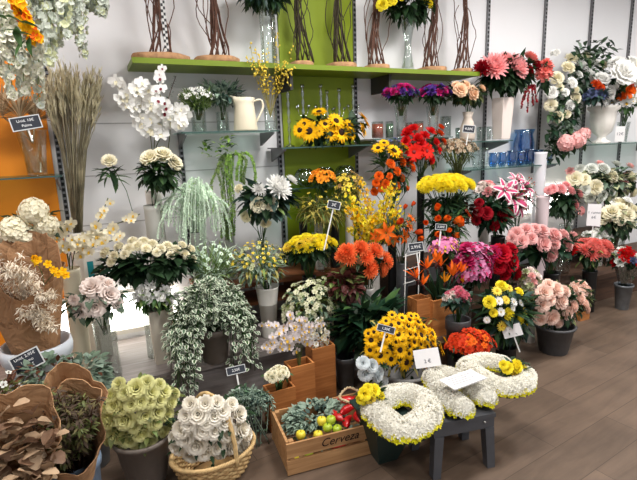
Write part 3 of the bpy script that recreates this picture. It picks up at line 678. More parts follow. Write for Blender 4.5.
# row of cream roses with dark leaves
vb = vase('cyl', 'glass_vase', 'clear vase behind the tall beige vase, under the cream rose row', 150, 296, 18, 2.78, .3, GLASS)
bunch('cream_rose_bouquet', 'wide row of small cream roses over dark green leaves', 'flowers', 148, 263, 100, 44, 2.7, [('rose', W2, None, 11, 20)], vb, [('dark', 260, 15, .55), ('deep', 70, 14, .5)],
      heads=[(104, 252, 11), (113, 256, 10), (118, 246, 10), (128, 248, 11), (137, 245, 11), (146, 248, 10), (152, 243, 11), (161, 248, 10), (168, 245, 11), (177, 249, 11), (186, 254, 11), (194, 258, 9), (124, 254, 9), (157, 252, 9), (183, 244, 9), (143, 240, 10), (132, 240, 10), (171, 255, 9), (110, 262, 9), (192, 248, 9)])
# hanging mint amaranthus
vb = vase('tube', 'white_vase', 'slim white vase hidden behind the mint trailing amaranthus', 193, 216, 14, 2.95, .66, WHITE, x=P(193, 216, 2.95).x) if False else P(196, 216, 2.98)
root = empty('hanging_amaranthus', P(196, 200, 2.95), 'pale mint trailing amaranthus left of the long green strands', 'flowers'); b = P(196, 200, 2.95)
for i in range(72):
    a = R.uniform(-1, 1); x0 = 196+a*14; x1 = 193+a*37+R.uniform(-4, 4); y1 = R.uniform(206, 252)-12*abs(a); Y = 2.95+R.uniform(-.12, .06); yt = 178+20*a*a+R.uniform(0, 14)
    strand(root, b, [P(196+a*4, 236, 2.96), P(x0, yt+8, Y), P((x0+x1)/2, yt, Y-.04), P(x1, (yt+y1)/2, Y-.07), P(x1+a*3, y1, Y-.07)], 'trailing_strand', GREENS['mint'], 'floret', GREENS['mint'], .0065, .007, 55, 3, None, LG if i % 9 == 0 else GREENS['mint'], taper=.3, t0=.2)
vase('tube', 'grey_vase', 'slim grey vase carrying the mint trailing amaranthus', 196, 232, 13, 2.96, .63+.0, mat('soft_grey_ceramic', (170, 170, 166), .5))
# long green amaranthus
b = P(228, 216, 3.0); root = empty('green_amaranthus', b, 'tall green amaranthus with long hanging ropes and small lime leaves', 'flowers')
for i, (x0, y0, x1, y1) in enumerate([(222, 165, 226, 240), (226, 168, 231, 242), (230, 166, 234, 236), (218, 170, 224, 236), (232, 172, 228, 240), (236, 160, 241, 182), (240, 162, 244, 184), (244, 157, 255, 186), (234, 158, 237, 180), (222, 164, 212, 196), (228, 172, 232, 232), (225, 170, 222, 238)]):
    Y = 2.96+R.uniform(-.05, .05)
    strand(root, b, [P(228, 200, 3.0), P(226, 165, 2.98), P((226+x0)/2+3, 154, Y), P(x0+(6 if x0 > 233 else 0), y0-2, Y-.03), P(x1, (y0+y1)/2, Y-.04), P(x1, y1, Y-.04)], 'flower_rope', GREENS['mid'], 'floret', LG if i % 3 else GREENS['light'], .0085, .009, 130, 3, None, GREENS['light'], taper=.15, t0=.45)
g = G()
for i in range(60):
    a, c = R.choice([(206, 150), (210, 145), (222, 143), (228, 140), (226, 150), (216, 153), (234, 148)]); g.leaf(P(a+R.uniform(-5, 5), c+R.uniform(-6, 6), 2.93)-b, (R.uniform(-1, 1), -.5, R.uniform(-.3, 1)), .045, .026, R.choice([GREENS['light'], LG, GREENS['mid']]))
put(g, 'foliage', root)
vase('tube', 'grey_vase', 'slim grey vase carrying the long green amaranthus ropes', 228, 215, 10, 3.0, .63, mat('soft_grey_ceramic', (170, 170, 166), .5))

# on the glass shelf
vb = vase('cyl', 'glass_vase', 'small clear vase of white bell sprigs left of the cream pitcher', 198, 112, 15, 3.0, ZG, GLASS)
bunch('bell_sprig_bouquet', 'small bright green bunch with tiny white bells', 'flowers', 197, 99, 36, 24, 2.97, [('flor', W1, GC, 4, 60)], vb, [('light', 200, 9, .16), ('mid', 80, 8, .16)], upb=.9)
vb = vase('cyl', 'glass_vase', 'small clear vase with grey-green sprigs touching the pitcher', 222, 112, 13, 3.04, ZG, GLASS)
bunch('eucalyptus_sprig', 'dusty green leafy sprigs behind the cream pitcher', 'greenery', 222, 92, 44, 30, 3.03, [], vb, [('sage', 190, 8, .45), ('blue', 110, 8, .4)], upb=.5)
# pitcher
px_, py_ = P(246, 131, 2.98).x, 2.98; s = S(246, 115, 2.98)
e = empty('milk_pitcher', (px_, 2.98, ZG), 'cream enamel pitcher with a handle on the glass shelf', 'pitcher')
g = G(); hh = 32*s; rr = 12*s; g.lathe([(rr*.95, 0), (rr, .01), (rr*.82, hh*.75), (rr*.78, hh*.86), (rr*.9, hh), (rr*.84, hh), (rr*.72, hh*.86), (rr*.9, .02), (.0001, .015)], CREAM, 28)
k = 28*4; n = 28
for row in (3, 4, 5):
    for j in range(n):
        a = 2*PI*j/n; c = max(0, math.cos(a-PI)) ; 
        i = row*n+j; v = g.v[i]; f = c**6*rr*(.45 if row == 4 else (.4 if row == 5 else .15)); g.v[i] = (v[0]-f, v[1], v[2]+(f*.5 if row > 3 else 0))
put(g, 'body', e)
g = G(); g.tube(path([(rr*.78, 0, hh*.9), (rr*1.45, 0, hh*.95), (rr*1.6, 0, hh*.7), (rr*.9, 0, hh*.25)], 12), .007, CREAM, 7); put(g, 'handle', e)
vb = vase('cyl', 'glass_vase', 'clear vase with thin yellow twigs at the right end of the glass shelf', 270, 108, 13, 3.0, ZG, GLASS)
root = empty('pussy_willow', vb, 'thin twigs dotted with pale yellow buds rising past the green shelf', 'twigs')
for i in range(22):
    tx = R.uniform(244, 296); ty = R.uniform(30, 84)+.012*(tx-270)**2; strand(root, vb, [vb, P(270+(tx-270)*.3, 95, 2.97), P(270+(tx-270)*.72, 72, 2.86), P(tx, ty, 2.8)], 'twig', GREENS['gold'], 'ball', YL, .0055, .012, 12, t0=.35, taper=0, r=.0012)
# sunflower shelf
root, *_ = bunch('sunflower_bunch', 'bunch of bright sunflowers lying on the dark glass shelf', 'flowers', 332, 128, 76, 34, 2.93, [('sun', YD, BRN, 18, 1)], P(333, 136, 2.98), [('dark', 110, 13, .5), ('deep', 40, 12, .5)],
      heads=[(309, 131, 20), (341, 132, 20), (319, 112, 15), (336, 121, 17), (300, 130, 15), (331, 134, 14), (352, 134, 12), (363, 117, 13), (363, 130, 15), (325, 124, 12), (318, 131, 12), (304, 124, 12), (349, 125, 12), (367, 124, 12)], ry=.09, stem='mid')
# glass candelabra
for i, (px, y0, y1, arms) in enumerate([(291, 86, 142, 0), (305, 84, 126, 1), (323, 84, 126, 1), (329, 90, 126, 1), (341, 88, 124, 1), (355, 84, 124, 1)]):
    p0 = P(px, y1, 3.06); zt = P(px, y0, 3.06).z; hh = zt-ZS
    e = empty('glass_candlestick', (p0.x, 3.08, ZS), ['tall plain glass candlestick at the left of the sunflower shelf', 'glass candelabrum just right of the plain candlestick', 'glass candelabrum above the topmost sunflower', 'narrow glass candelabrum right of the topmost sunflower', 'glass candelabrum above the middle sunflowers', 'rightmost glass candelabrum above the sunflowers'][i], 'candlestick', 'glass candlesticks behind the sunflowers')
    g = G(); pr = [(.032, 0), (.034, .006), (.008, .02)]
    for j in range(6): z = .03+(hh-.06)*j/6; pr += [(.005, z), (.0125, z+(hh-.06)/12)]
    pr += [(.005, hh-.03), (.013, hh-.02), (.013, hh), (.0001, hh-.005)]
    g.lathe(pr, GCRY, 12); put(g, 'stem', e)
    if arms:
        for sg in (-1, 1):
            g = G(); zz = hh*.55; q = path([(0, 0, zz), (sg*.025, 0, zz-.02), (sg*.042, 0, zz+.03)], 6); g.tube(q, .003, GCRY, 5); g.lathe([(.001, 0), (.011, .006), (.011, .022), (.0001, .012)], GCRY, 8, c=(sg*.042, 0, zz+.03)); put(g, 'candle_arm', e)
for i, px in enumerate((304, 324, 344)):
    p = P(px, 186, 3.02); g = G(); r = 10.5*S(px, 170, 3.02); pr = [(r*.5, 0)]+[(r*math.sin(a), r*.9-r*.9*math.cos(a)) for a in [math.radians(t) for t in range(35, 150, 14)]]; pr += [(a*.95, b) for a, b in pr[::-1][:-1]]
    g.lathe(pr, GBOWL, 24)
    tag(put(g, 'glass_bowl', None, (p.x, 3.0, ZB2)), ['round clear glass bowl under the left sunflowers', 'round clear glass bowl under the middle sunflowers', 'round clear glass bowl under the right sunflowers'][i], 'bowl', 'round glass bowls below the sunflower shelf')

# purple flowers + candle jars shelf
for i, (px, lab, cx, cl) in enumerate([(401, 'left', 396, 'left purple and blue bunch in a clear vase on the grey shelf'), (433, 'right', 431, 'right purple and magenta bunch in a clear vase on the grey shelf')]):
    vb = vase('flare', 'glass_vase', 'clear flared glass vase of the %s purple bunch' % lab, px, 106, 14, 2.98, ZP, GLASS)
    bunch('purple_flower_bunch', cl, 'flowers', cx+3 if i else cx+5, 94, 40, 20, 2.96, [('frill', VI, None, 8, 24), ('frill', HP, None, 8, 20), ('frill', BL, None, 7, 8 if i == 0 else 2)], vb, [('dark', 90, 8, .4)], group='purple bunches')
for px, wp, hp, c, lab in [(379, 12, 17, (196, 84, 44), 'orange candle jar at the left of the purple vases'), (391, 8, 17, (90, 130, 96), 'green candle jar left of the purple vases'), (410, 8, 15, (150, 56, 50), 'dark red candle jar between the purple vases'), (420, 10, 16, (196, 190, 176), 'cream candle jar between the purple vases'), (447, 11, 20, (214, 214, 212), 'clear jar right of the purple vases')]:
    s = S(px, 130, 3.0); x = P(px, 137, 3.0).x; e = empty('candle_jar', (x, 3.02, ZP), lab, 'candle jar', 'jars beside the purple vases')
    r = wp/2*s; h_ = hp*s; g = G(); g.lathe([(r*.93, 0), (r, .004), (r, h_), (r*.94, h_), (r*.94, .006), (.0001, .006)], GLASS, 20); put(g, 'jar_glass', e)
    if c[0] < 210: g = G(); g.lathe([(r*.9, .008), (r*.9, h_*.86), (.001, h_*.86)], mat('wax_%d' % c[0], c, .6), 20); put(g, 'wax', e)
# yellow roses + greenery in the tall vases above the green shelf
vb = vase('hour', 'glass_vase', 'clear hourglass vase on the green shelf with yellow roses', 408, 16, 16, 3.0, za, GLASS)
bunch('yellow_rose_bouquet', 'yellow roses with dark leaves at the top edge above the green shelf', 'flowers', 408, 3, 66, 40, 2.98, [('rose', YE, None, 12, 10)], vb, [('dark', 170, 13, .45)], heads=[(382, 4, 12), (391, -1, 12), (430, 2, 11), (424, -3, 11), (401, -6, 12), (413, -8, 12), (386, -9, 11)])
vb = vase('tube', 'glass_vase', 'tall clear cylinder vase on the green shelf with dark greenery', 266, 4, 16, 3.0, za, GLASS)
bunch('leafy_bouquet', 'dark leafy bunch touching the top edge above the tall clear vase', 'greenery', 262, -6, 54, 34, 2.98, [('flor', W1, YC, 6, 6)], vb, [('dark', 150, 14, .4), ('blue', 60, 12, .4)])
# peach roses on glass shelf
vb = vase('bottle', 'stoneware_vase', 'small pale stoneware vase of the peach roses', 468, 112, 11, 2.96, ZR, mat('pale_stoneware', (200, 186, 172), .5))
bunch('peach_rose_bouquet', 'five peach roses above dark leaves beside the white square vase', 'flowers', 466, 93, 42, 28, 2.93, [('rose', PE, None, 14, 5)], vb, [('dark', 60, 10, .5), ('olive', 60, 9, .5)], heads=[(461, 89, 14), (474, 92, 15), (466, 84, 10), (483, 88, 9), (456, 84, 8)])
for i in range(7):
    px = 482+i*4.2+(i//3)*1.5 if i < 4 else 451+(i-4)*5
    if i < 4 and px > 494: px = 478-(i*2)
    px = [483, 488, 478, 454, 459, 449, 486][i]; Yg = [3.08, 3.02, 3.02, 3.08, 3.03, 3.1, 3.13][i]; s = S(px, 120, Yg); x = P(px, 130, Yg).x; r = 2.4*s; h_ = 13*s; x = P([484, 489, 479, 457.5, 462, 458, 494][i], 130, Yg).x
    g = G(); g.lathe([(r*.8, 0), (r, h_), (r*.9, h_), (r*.7, .006), (.0001, .006)], GLASS, 14)
    tag(put(g, 'glass_tumbler', None, (x, Yg, ZR-.002)), 'small clear glass tumbler standing near the peach rose vase', 'glass', 'tumblers on the glass shelf')
# pink chrysanthemums in square vase
vb = vase('square', 'square_vase', 'tall white square vase of the pink chrysanthemums', 503, 98, 19, 2.99, ZR, mat('blush_white_ceramic', (222, 208, 200), .4))
bunch('pink_chrysanthemum_bouquet', 'large pink and dark red chrysanthemums in the square white vase', 'flowers', 506, 72, 68, 44, 2.95, [('pom', PK, None, 22, 1), ('pom', DR, None, 14, 1), ('pom', SP, None, 14, 1)], vb, [('dark', 170, 17, .42), ('deep', 40, 15, .5)],
      heads=[(494, 66, 25), (517, 66, 25), (482, 68, 15, 1), (531, 58, 15, 2), (536, 66, 14, 1), (529, 70, 13, 1), (506, 58, 14, 0)], ry=.12)
b = P(534, 84, 2.92); root = empty('hanging_amaranthus', b, 'dark red amaranthus tails hanging beside the square white vase', 'flowers')
for x, y in [(521, 108), (527, 112), (533, 106), (537, 102), (524, 100)]:
    strand(root, b, [P(534, 86, 2.93), P((x+532)/2, 88, 2.88), P(x, y, 2.87)], 'tail', GREENS['redbrown'], 'floret', DR, .011, .012, 45, 4, None, GREENS['redbrown'], t0=.2)
b = P(546, 82, 2.86); root, *_ = bunch('coral_flower_spray', 'coral pink blossoms at the left edge of the white garland', 'flowers', 545, 76, 16, 34, 2.86, [('frill', SP, None, 10, 10)], b, [('dark', 18, 10, .4)], stem='mid')
# blue glassware
for i, (px, wp, hp, k) in enumerate([(476, 8, 18, 0), (484, 9, 20, 0), (493, 9, 14, 1), (502, 9, 14, 1), (511, 9, 15, 1), (520, 9, 14, 1), (529, 9, 15, 1), (538, 10, 14, 1), (548, 8, 12, 1), (523, 20, 34, 2)]):
    Yq = 3.02 if k < 2 else 3.1; s = S(px, 160, Yq); x = P(px, 160, Yq).x; r = wp/2*s*.95; h_ = hp*s; g = G()
    g.lathe([(r*.6, 0), (r*.95, h_*.2), (r, h_*.6), (r*.8, h_*.85), (r, h_), (r*.9, h_), (r*.72, h_*.85), (r*.9, h_*.6), (r*.8, h_*.2), (.0001, h_*.08)], GBLUE if k else GLASS, 16, wav=(8, .04))
    tag(put(g, 'blue_glass' if k else 'glass_goblet', None, (x, Yq, ZBL)), ['clear goblet on the lower glass shelf, left of the blue glasses', 'small blue glass in the row on the lower glass shelf', 'large bubbled blue glass vase behind the row of blue glasses'][k], 'glass' if k < 2 else 'vase', ['clear goblets on the lower shelf', 'blue glasses on the lower shelf', None][k])
# white garland with roses
b = P(566, 100, 3.0); gw = [(583-28, 52, 9), (572, 57, 12), (583, 64, 12), (569, 66, 13), (590, 74, 15), (557, 77, 13), (552, 92, 12), (551, 105, 12), (573, 82, 11), (577, 97, 12), (571, 105, 10), (558, 117, 11), (556, 136, 10), (560, 87, 8), (595, 62, 10), (604, 64, 9), (566, 92, 8), (587, 55, 9), (580, 74, 8), (568, 114, 8), (554, 124, 7), (577, 89, 7)]
root, *_ = bunch('white_rose_garland', 'tall hanging garland of white roses and dark leaves on the right wall', 'garland', 573, 95, 56, 92, 3.0, [('rose', W1, None, 10, 1), ('rose', W2, None, 10, 1)], b, None, heads=[h+((i % 2),) for i, h in enumerate(gw)], ry=.13, stem=None)
g = G()
for _ in range(640):
    t = R.random(); px = 580-26*t+R.uniform(-20, 20)*(1-t*.5)+(14*(1-t) if t < .4 else 0); py = 46+108*t+R.uniform(-7, 7); p = P(px, py, 2.98+R.uniform(-.06, .1))-b
    g.leaf(p, (R.uniform(-1, 1), -.5, R.uniform(-.8, .6)), .09, .045, R.choice([GREENS['dark'], GREENS['mid'], GREENS['grey'], GREENS['deep']]))
put(g, 'foliage', root)
b = P(570, 138, 2.92); bunch('dusty_pink_hydrangea', 'dusty pink hydrangea at the foot of the white garland', 'flowers', 573, 141, 30, 22, 2.88, [('hyd', DP, flow('hydrangea_gap_shade', (176, 120, 124)), 16, 4)], b, [('dark', 40, 9, .5)], heads=[(566, 143, 17), (577, 140, 17), (584, 134, 13)], stem=None)  # core coloured darker than the petals as shade between the florets
b = P(596, 98, 2.9); bunch('blue_grey_flower_cluster', 'blue-grey blossoms between the garland and the fluted urn', 'flowers', 596, 96, 28, 18, 2.88, [('frill', BL, None, 9, 14)], b, [('blue', 40, 9, .5)])
# urn and wreath
vb = vase('urn', 'fluted_urn', 'white fluted urn on the right glass shelf', 604, 106, 28, 2.98, ZU, WHITE)
bunch('urn_arrangement', 'white blossoms and copper leaves in the fluted urn', 'flowers', 607, 88, 34, 30, 2.96, [('peony', W1, None, 16, 4), ('frill', OR2, None, 8, 3)], vb, [('redbrown', 22, 10, .5), ('dark', 46, 10, .45)], heads=[(602, 78, 15), (611, 92, 13), (600, 88, 9, 1), (606, 98, 10), (596, 83, 8, 1), (616, 86, 9, 0)])
b = P(628, 78, 2.86); bunch('large_white_rose', 'big white peony rose and orange blossoms at the upper right edge', 'flowers', 630, 76, 38, 44, 2.86, [('peony', W1, None, 26, 1), ('frill', OR, None, 12, 1)], b, [('gold', 14, 12, .4), ('mid', 26, 10, .5)], heads=[(625, 72, 24), (616, 62, 14), (634, 62, 15), (630, 90, 15, 1), (622, 96, 9, 1), (636, 82, 14)], stem=None)
vb = vase('flare', 'glass_vase', 'clear vase at the right end of the urn shelf', 624, 122, 12, 2.94, ZU, GLASS)
bunch('white_orchid_bunch', 'small white blooms hanging over the right shelf beside the urn', 'flowers', 625, 105, 28, 20, 2.92, [('orchid', W1, YC, 10, 12)], vb, [('mid', 30, 9, .4)])
b = P(600, 186, 2.92); root, *_ = bunch('white_rose_wreath', 'wide arrangement of cream roses and blush leaves below the urn shelf', 'wreath', 606, 182, 78, 40, 2.93, [('rose', W2, None, 12, 1), ('frill', DP, None, 9, 1), ('peony', W3, None, 12, 1)], b, [('dark', 130, 11, .5), ('cream', 110, 11, .5), ('grey', 60, 11, .5), ('redbrown', 26, 9, .4)],
      heads=[(575, 178, 14), (585, 179, 11), (597, 187, 14), (613, 175, 14), (604, 168, 12, 2), (592, 168, 11, 2), (570, 171, 8, 1), (600, 163, 8, 1), (624, 184, 13, 2), (632, 176, 13, 0), (585, 190, 10, 2), (612, 190, 12, 2), (602, 196, 12, 2), (590, 198, 10, 2), (622, 196, 12, 2), (634, 192, 11, 0), (630, 166, 9, 1), (580, 168, 9, 2), (617, 163, 9, 2)], ry=.16, stem=None)
vb = vase('cyl', 'glass_vase', 'clear vase of cream roses at the right edge, below the wreath', 617, 236, 15, 2.76, .27, GLASS)
bunch('cream_rose_cluster', 'cream white roses at the right edge below the wreath', 'flowers', 618, 218, 46, 44, 2.72, [('rose', W2, None, 13, 10), ('frill', W1, None, 9, 8)], vb, [('dark', 90, 12, .5), ('cream', 30, 10, .5)])
vb = vase('cyl', 'white_vase', 'white vase with white lilies standing low at the right edge', 596, 246, 14, 2.8, .27, WHITE)
bunch('white_lily_bunch', 'low cluster of white blooms behind the coral flowers', 'flowers', 598, 238, 34, 20, 2.78, [('frill', W1, YC, 9, 16)], vb, [('mid', 46, 9, .5)])
# tall slim white vases beneath the garland
vase('tube', 'white_vase', 'tall slim white vase under the garland and beside the pink lilies', 541, 152, 12, 2.94, .55, mat('milk_glass', (222, 220, 224), .3))
vase('tube', 'white_vase', 'second slim white vase lower and nearer, right of the pink lilies', 543, 196, 13, 2.78, .27, mat('blush_milk_glass', (226, 206, 208), .3))

# ============ CENTRE
# white chrysanthemum + roses
vb = vase('tube', 'glass_vase', 'slim clear vase under the white chrysanthemum and cream roses', 262, 238, 10, 2.86, .63, GLASS)
bunch('white_mixed_bouquet', 'big white chrysanthemum with cream roses and dark leaves', 'flowers', 268, 198, 66, 50, 2.82, [('rose', W2, None, 14, 1), ('pom', W1, None, 24, 1)], vb, [('dark', 70, 15, .6), ('blue', 60, 15, .6), ('light', 12, 10, .5)],
      heads=[(279, 187, 25, 1), (258, 205, 15), (272, 204, 14), (245, 217, 12), (266, 224, 11), (292, 180, 12, 1), (259, 189, 12, 1), (238, 188, 9)], ry=.12)
vb = vase('cyl', 'glass_jar', 'clear jar of small orange blossoms below the round bowls', 322, 196, 15, 2.86, .63, GLASS)
bunch('orange_blossom_bunch', 'small golden orange blossoms in a clear jar before the green panel', 'flowers', 322, 180, 28, 22, 2.84, [('flor', flow('amber', (246, 156, 40)), YC, 6, 34)], vb, [('dark', 60, 8, .4)])
# tall slim metal/black vases in front of the green panel
for px, pt, w_, m, lab in [(318, 212, 9, WHITE, 'tall slim white vase before the green panel'), (334, 218, 10, BLACKP, 'tall slim black vase before the green panel'), (349, 210, 9, WHITE, 'tall slim white vase beside the forsythia'), (303, 222, 8, BLACKP, 'tall slim black vase left of the tall white one')]:
    vv = vase('tube', 'slim_vase', lab, px, pt, w_, 2.9 if px != 303 else 2.95, .63 if px < 320 else .63, m)
    if px == 318: vs_ = vv
    if px == 334: vs2 = vv
bunch('golden_foliage_bunch', 'golden green feathery foliage around the small dark sign', 'greenery', 322, 208, 58, 36, 2.86, [('flor', YL, None, 3, 26)], vs_, [('gold', 230, 14, .12), ('light', 120, 13, .12), ('olive', 60, 13, .14)])
bunch('golden_bud_bunch', 'loose golden and tan budded sprigs between the green panel and the forsythia', 'flowers', 350, 188, 34, 32, 2.88, [('flor', YL, None, 5, 24), ('flor', flow('tan', (186, 152, 92)), None, 4, 20)], vs2, [('gold', 70, 8, .3)])
# forsythia
vb = vase('tube', 'tall_vase', 'tall white vase holding the yellow forsythia', 374, 250, 12, 2.72, .3, WHITE)
root = empty('forsythia_spray', vb, 'tall spray of bright yellow forsythia in the centre', 'flowers')
for i in range(38):
    tx = 375+31*math.sin(i*2.4)*R.uniform(.5, 1); ty = R.uniform(180, 232); mx_ = 374+(tx-374)*.75+R.uniform(-6, 6)
    strand(root, vb, [vb, P(374+(tx-374)*.3, 244, 2.7), P(mx_, (ty+244)/2-4, 2.66), P(tx, ty, 2.62+R.uniform(-.08, .1))], 'flower_branch', GREENS['olive'], 'floret', YE if i % 4 else YD, .0125, .026, 34, 4, None, YL, t0=.4, taper=.1, r=.0016)
# sunflower + orange roses cascade
vb = vase('tube', 'tall_vase', 'tall black vase carrying the orange rose and sunflower cascade', 392, 216, 9, 2.78, .3, BLACKP)
bunch('sunflower_cascade', 'small sunflowers and orange spray roses tumbling above the forsythia', 'flowers', 390, 170, 44, 66, 2.76, [('sun', YD, BRN, 14, 1), ('rose', OR, None, 8, 1), ('flor', BL, W1, 6, 1)], vb, [('dark', 60, 11, .45), ('mid', 60, 12, .5)],
      heads=[(394, 151, 16), (378, 148, 12), (404, 146, 13), (384, 143, 10), (391, 163, 9, 1), (403, 161, 10, 1), (398, 171, 9, 1), (392, 164, 8, 1), (413, 167, 10, 1), (379, 176, 9, 1), (386, 184, 9, 1), (376, 183, 8, 1), (403, 178, 8, 1), (382, 189, 8, 1), (398, 186, 8, 1), (395, 139, 6, 2), (399, 142, 5, 2), (390, 141, 5, 2), (408, 188, 7, 1), (374, 192, 8, 1), (390, 176, 7, 1), (400, 152, 8, 1)], ry=.1)
# red gladiolus
vb = vase('tube', 'black_stand', 'slim black vase on a tall stem behind the yellow dome', 421, 176, 8, 2.82, .3, BLACKP)
bunch('red_flower_bouquet', 'bright red gladioli and gerberas above the yellow dome', 'flowers', 424, 148, 46, 44, 2.8, [('frill', RD, None, 13, 1), ('gerb', flow('bright_red', (224, 36, 24)), RC, 17, 1), ('frill', OR2, None, 10, 1)], vb, [('olive', 24, 9, .4), ('dark', 24, 9, .4)],
      heads=[(408, 132, 13), (413, 128, 11), (406, 141, 10), (418, 138, 11), (425, 135, 10), (431, 131, 12), (440, 133, 11, 2), (444, 141, 8, 2), (436, 142, 10), (427, 151, 18, 1), (414, 152, 19, 1), (421, 143, 11), (432, 160, 9), (441, 127, 9, 2), (409, 162, 9, 0), (439, 150, 9)], ry=.1)
# dried beige
vb = vase('flare', 'glass_vase', 'clear vase of dried beige wildflowers on the lower glass shelf', 457, 166, 12, 2.96, ZBL-.0, GLASS) if False else vase('flare', 'glass_vase', 'clear vase of dried beige wildflowers', 457, 176, 12, 2.9, .55, GLASS)
bunch('dried_wildflower_bouquet', 'dried beige and brown wildflowers above the yellow dome', 'dried flowers', 456, 152, 48, 28, 2.88, [('flor', flow('dry_beige', (196, 176, 150)), None, 4, 90), ('flor', flow('dry_brown', (140, 112, 84)), None, 4, 40)], vb, [('olive', 60, 8, .2)], ns=40, stem='olive')
# yellow dome
vb = vase('tube', 'tall_vase', 'tall black vase carrying the flat yellow chrysanthemum dome', 445, 236, 13, 2.62, .3, BLACKP)
bunch('yellow_chrysanthemum_dome', 'wide flat dome of bright yellow chrysanthemums, upper centre right', 'flowers', 445, 189, 66, 30, 2.6, [('pom', YE, None, 11, 92)], vb, [('dark', 0, 1, 1)], low=-.12, tilt=.5, ry=.19)
root = empty('leafy_bouquet', vb+Vec((.0, .0, .02)), 'dark leafy stems and purple-red foliage under the yellow dome', 'greenery')
g = G(); leaves(g, P(447, 203, 2.62)-vb, (.2, .15, .09), 210, .09, .45, GREENS['dark'], low=-.95, hi=.5); leaves(g, P(466, 212, 2.62)-vb, (.12, .1, .1), 50, .09, .5, GREENS['redbrown']); put(g, 'foliage', root)
# orange tulips
vb = vase('cyl', 'glass_vase', 'clear vase of the orange tulips below the yellow dome', 446, 262, 14, 2.5, .27, GLASS)
bunch('orange_tulip_bouquet', 'orange tulips standing below the yellow chrysanthemum dome', 'flowers', 446, 225, 54, 56, 2.48, [('tulip', OR, None, 8, 1), ('gerb', OR2, RC, 16, 1)], vb, [('dark', 110, 15, .2), ('mid', 30, 14, .2), ('deep', 40, 12, .4)],
      heads=[(437, 208, 8), (426, 223, 7), (437, 219, 8), (446, 219, 8), (457, 221, 10), (459, 224, 8), (437, 234, 8), (455, 235, 8), (464, 244, 7), (468, 214, 15, 1), (422, 238, 7), (448, 230, 6)], ry=.1)
vb = vase('cyl', 'grey_vase', 'small grey vase of orange lilies left of the tulips', 402, 262, 12, 2.55, .3, ZINC, x=min(1.49, P(402, 262, 2.55).x)) if False else vase('cyl', 'grey_vase', 'small grey vase of orange lilies left of the tulips', 402, 262, 12, 2.6, .27, ZINC)
bunch('orange_lily_bunch', 'orange lilies with buds between the forsythia and the tulips', 'flowers', 396, 228, 50, 34, 2.55, [('lily', OR, None, 15, 1), ('tulip', OR2, None, 7, 1)], vb, [('dark', 50, 12, .2), ('olive', 30, 10, .3)],
      heads=[(386, 233, 17), (404, 236, 14), (393, 240, 12), (411, 218, 10), (409, 226, 11), (399, 222, 8, 1), (376, 236, 11), (418, 232, 8, 1), (405, 207, 5, 1), (413, 204, 5, 1)], ry=.1)
# yellow chrysanth left-centre
vb = vase('tube', 'black_vase', 'black vase under the yellow chrysanthemums left of the orange dahlias', 309, 276, 14, 2.68, .3, BLACKP)
bunch('yellow_chrysanthemum_bunch', 'yellow chrysanthemums before the green panel, left of the orange dahlias', 'flowers', 311, 249, 60, 30, 2.66, [('pom', YE, None, 11, 36), ('pom', YL, None, 9, 8)], vb, [('dark', 130, 12, .45)], low=-.1, tilt=.5)
# orange dahlias
vb = vase('cyl', 'white_vase', 'white vase under the orange dahlias', 365, 290, 14, 2.5, .27, WHITE) if False else vase('cyl', 'white_vase', 'white vase under the orange dahlias', 364, 288, 13, 2.58, 0, WHITE, x=P(364, 288, 2.5).x+.08)
bunch('orange_dahlia_bouquet', 'seven coral orange dahlias in the centre', 'flowers', 365, 261, 62, 42, 2.48, [('pom', CO, None, 17, 1)], vb, [('dark', 30, 12, .5), ('olive', 16, 10, .5)],
      heads=[(347, 252, 17), (361, 248, 16), (376, 250, 16), (371, 269, 18), (387, 260, 17), (349, 258, 14), (367, 257, 15), (383, 269, 15), (341, 256, 12)], ry=.1)
# red brown foliage
vb = vase('pot', 'dark_pot', 'dark pot of red-brown leaves behind the cream waxflowers', 343, 310, 22, 2.44, 0, BLACKP)
bunch('copper_foliage', 'red-brown and olive leaves under the orange dahlias', 'greenery', 345, 284, 36, 40, 2.44, [], vb, [('redbrown', 110, 11, .6), ('olive', 50, 10, .6), ('light', 24, 10, .6)])
# waxflower
vb = vase('pot', 'grey_pot', 'grey pot hidden under the cream waxflowers', 312, 330, 26, 2.62, .3, ZINC)
bunch('waxflower_bouquet', 'full round bunch of small cream-green waxflowers', 'flowers', 313, 308, 64, 62, 2.56, [('flor', flow('wax_cream', (234, 232, 200)), GC, 5, 120), ('flor', GREENS['cream'], None, 5, 70)], vb, [('grey', 200, 8, .4), ('light', 140, 8, .4), ('olive', 60, 8, .4)], low=-.7, ry=.15)
# white orchids in wood planter
def planter(cx, yt, yb, wp, Y, zs, lab, m=None, tilt=0, dep=.1):
    p = P(cx, yt, Y); s = S(cx, yt, Y); w_ = wp*s/2; hh = p.z-zs
    e = empty('wooden_planter', (p.x, Y, zs), lab, 'planter box'); m = m or PINE; t = .01; d = dep/2
    for a, b in [((-w_, -d, 0), (w_, -d+t, hh)), ((-w_, d-t, 0), (w_, d, hh)), ((-w_, -d+t, 0), (-w_+t, d-t, hh)), ((w_-t, -d+t, 0), (w_, d-t, hh))]:
        g = G(); g.box(a, b, m); put(g, 'side_panel', e, smooth=False)
    g = G(); g.box((-w_+t, -d+t, .002), (w_-t, d-t, .012), m); put(g, 'base_panel', e, smooth=False)
    return Vec((p.x, Y, zs+hh-.06))
p1 = planter(320, 344, 395, 25, 2.34, 0, 'tall wooden planter box behind the crate, tallest of the three')
p2 = planter(299, 362, 400, 26, 2.26, 0, 'middle wooden planter box holding the white blossom stems')
p3 = planter(279, 386, 405, 28, 2.2, 0, 'lowest wooden planter box holding small cream roses')
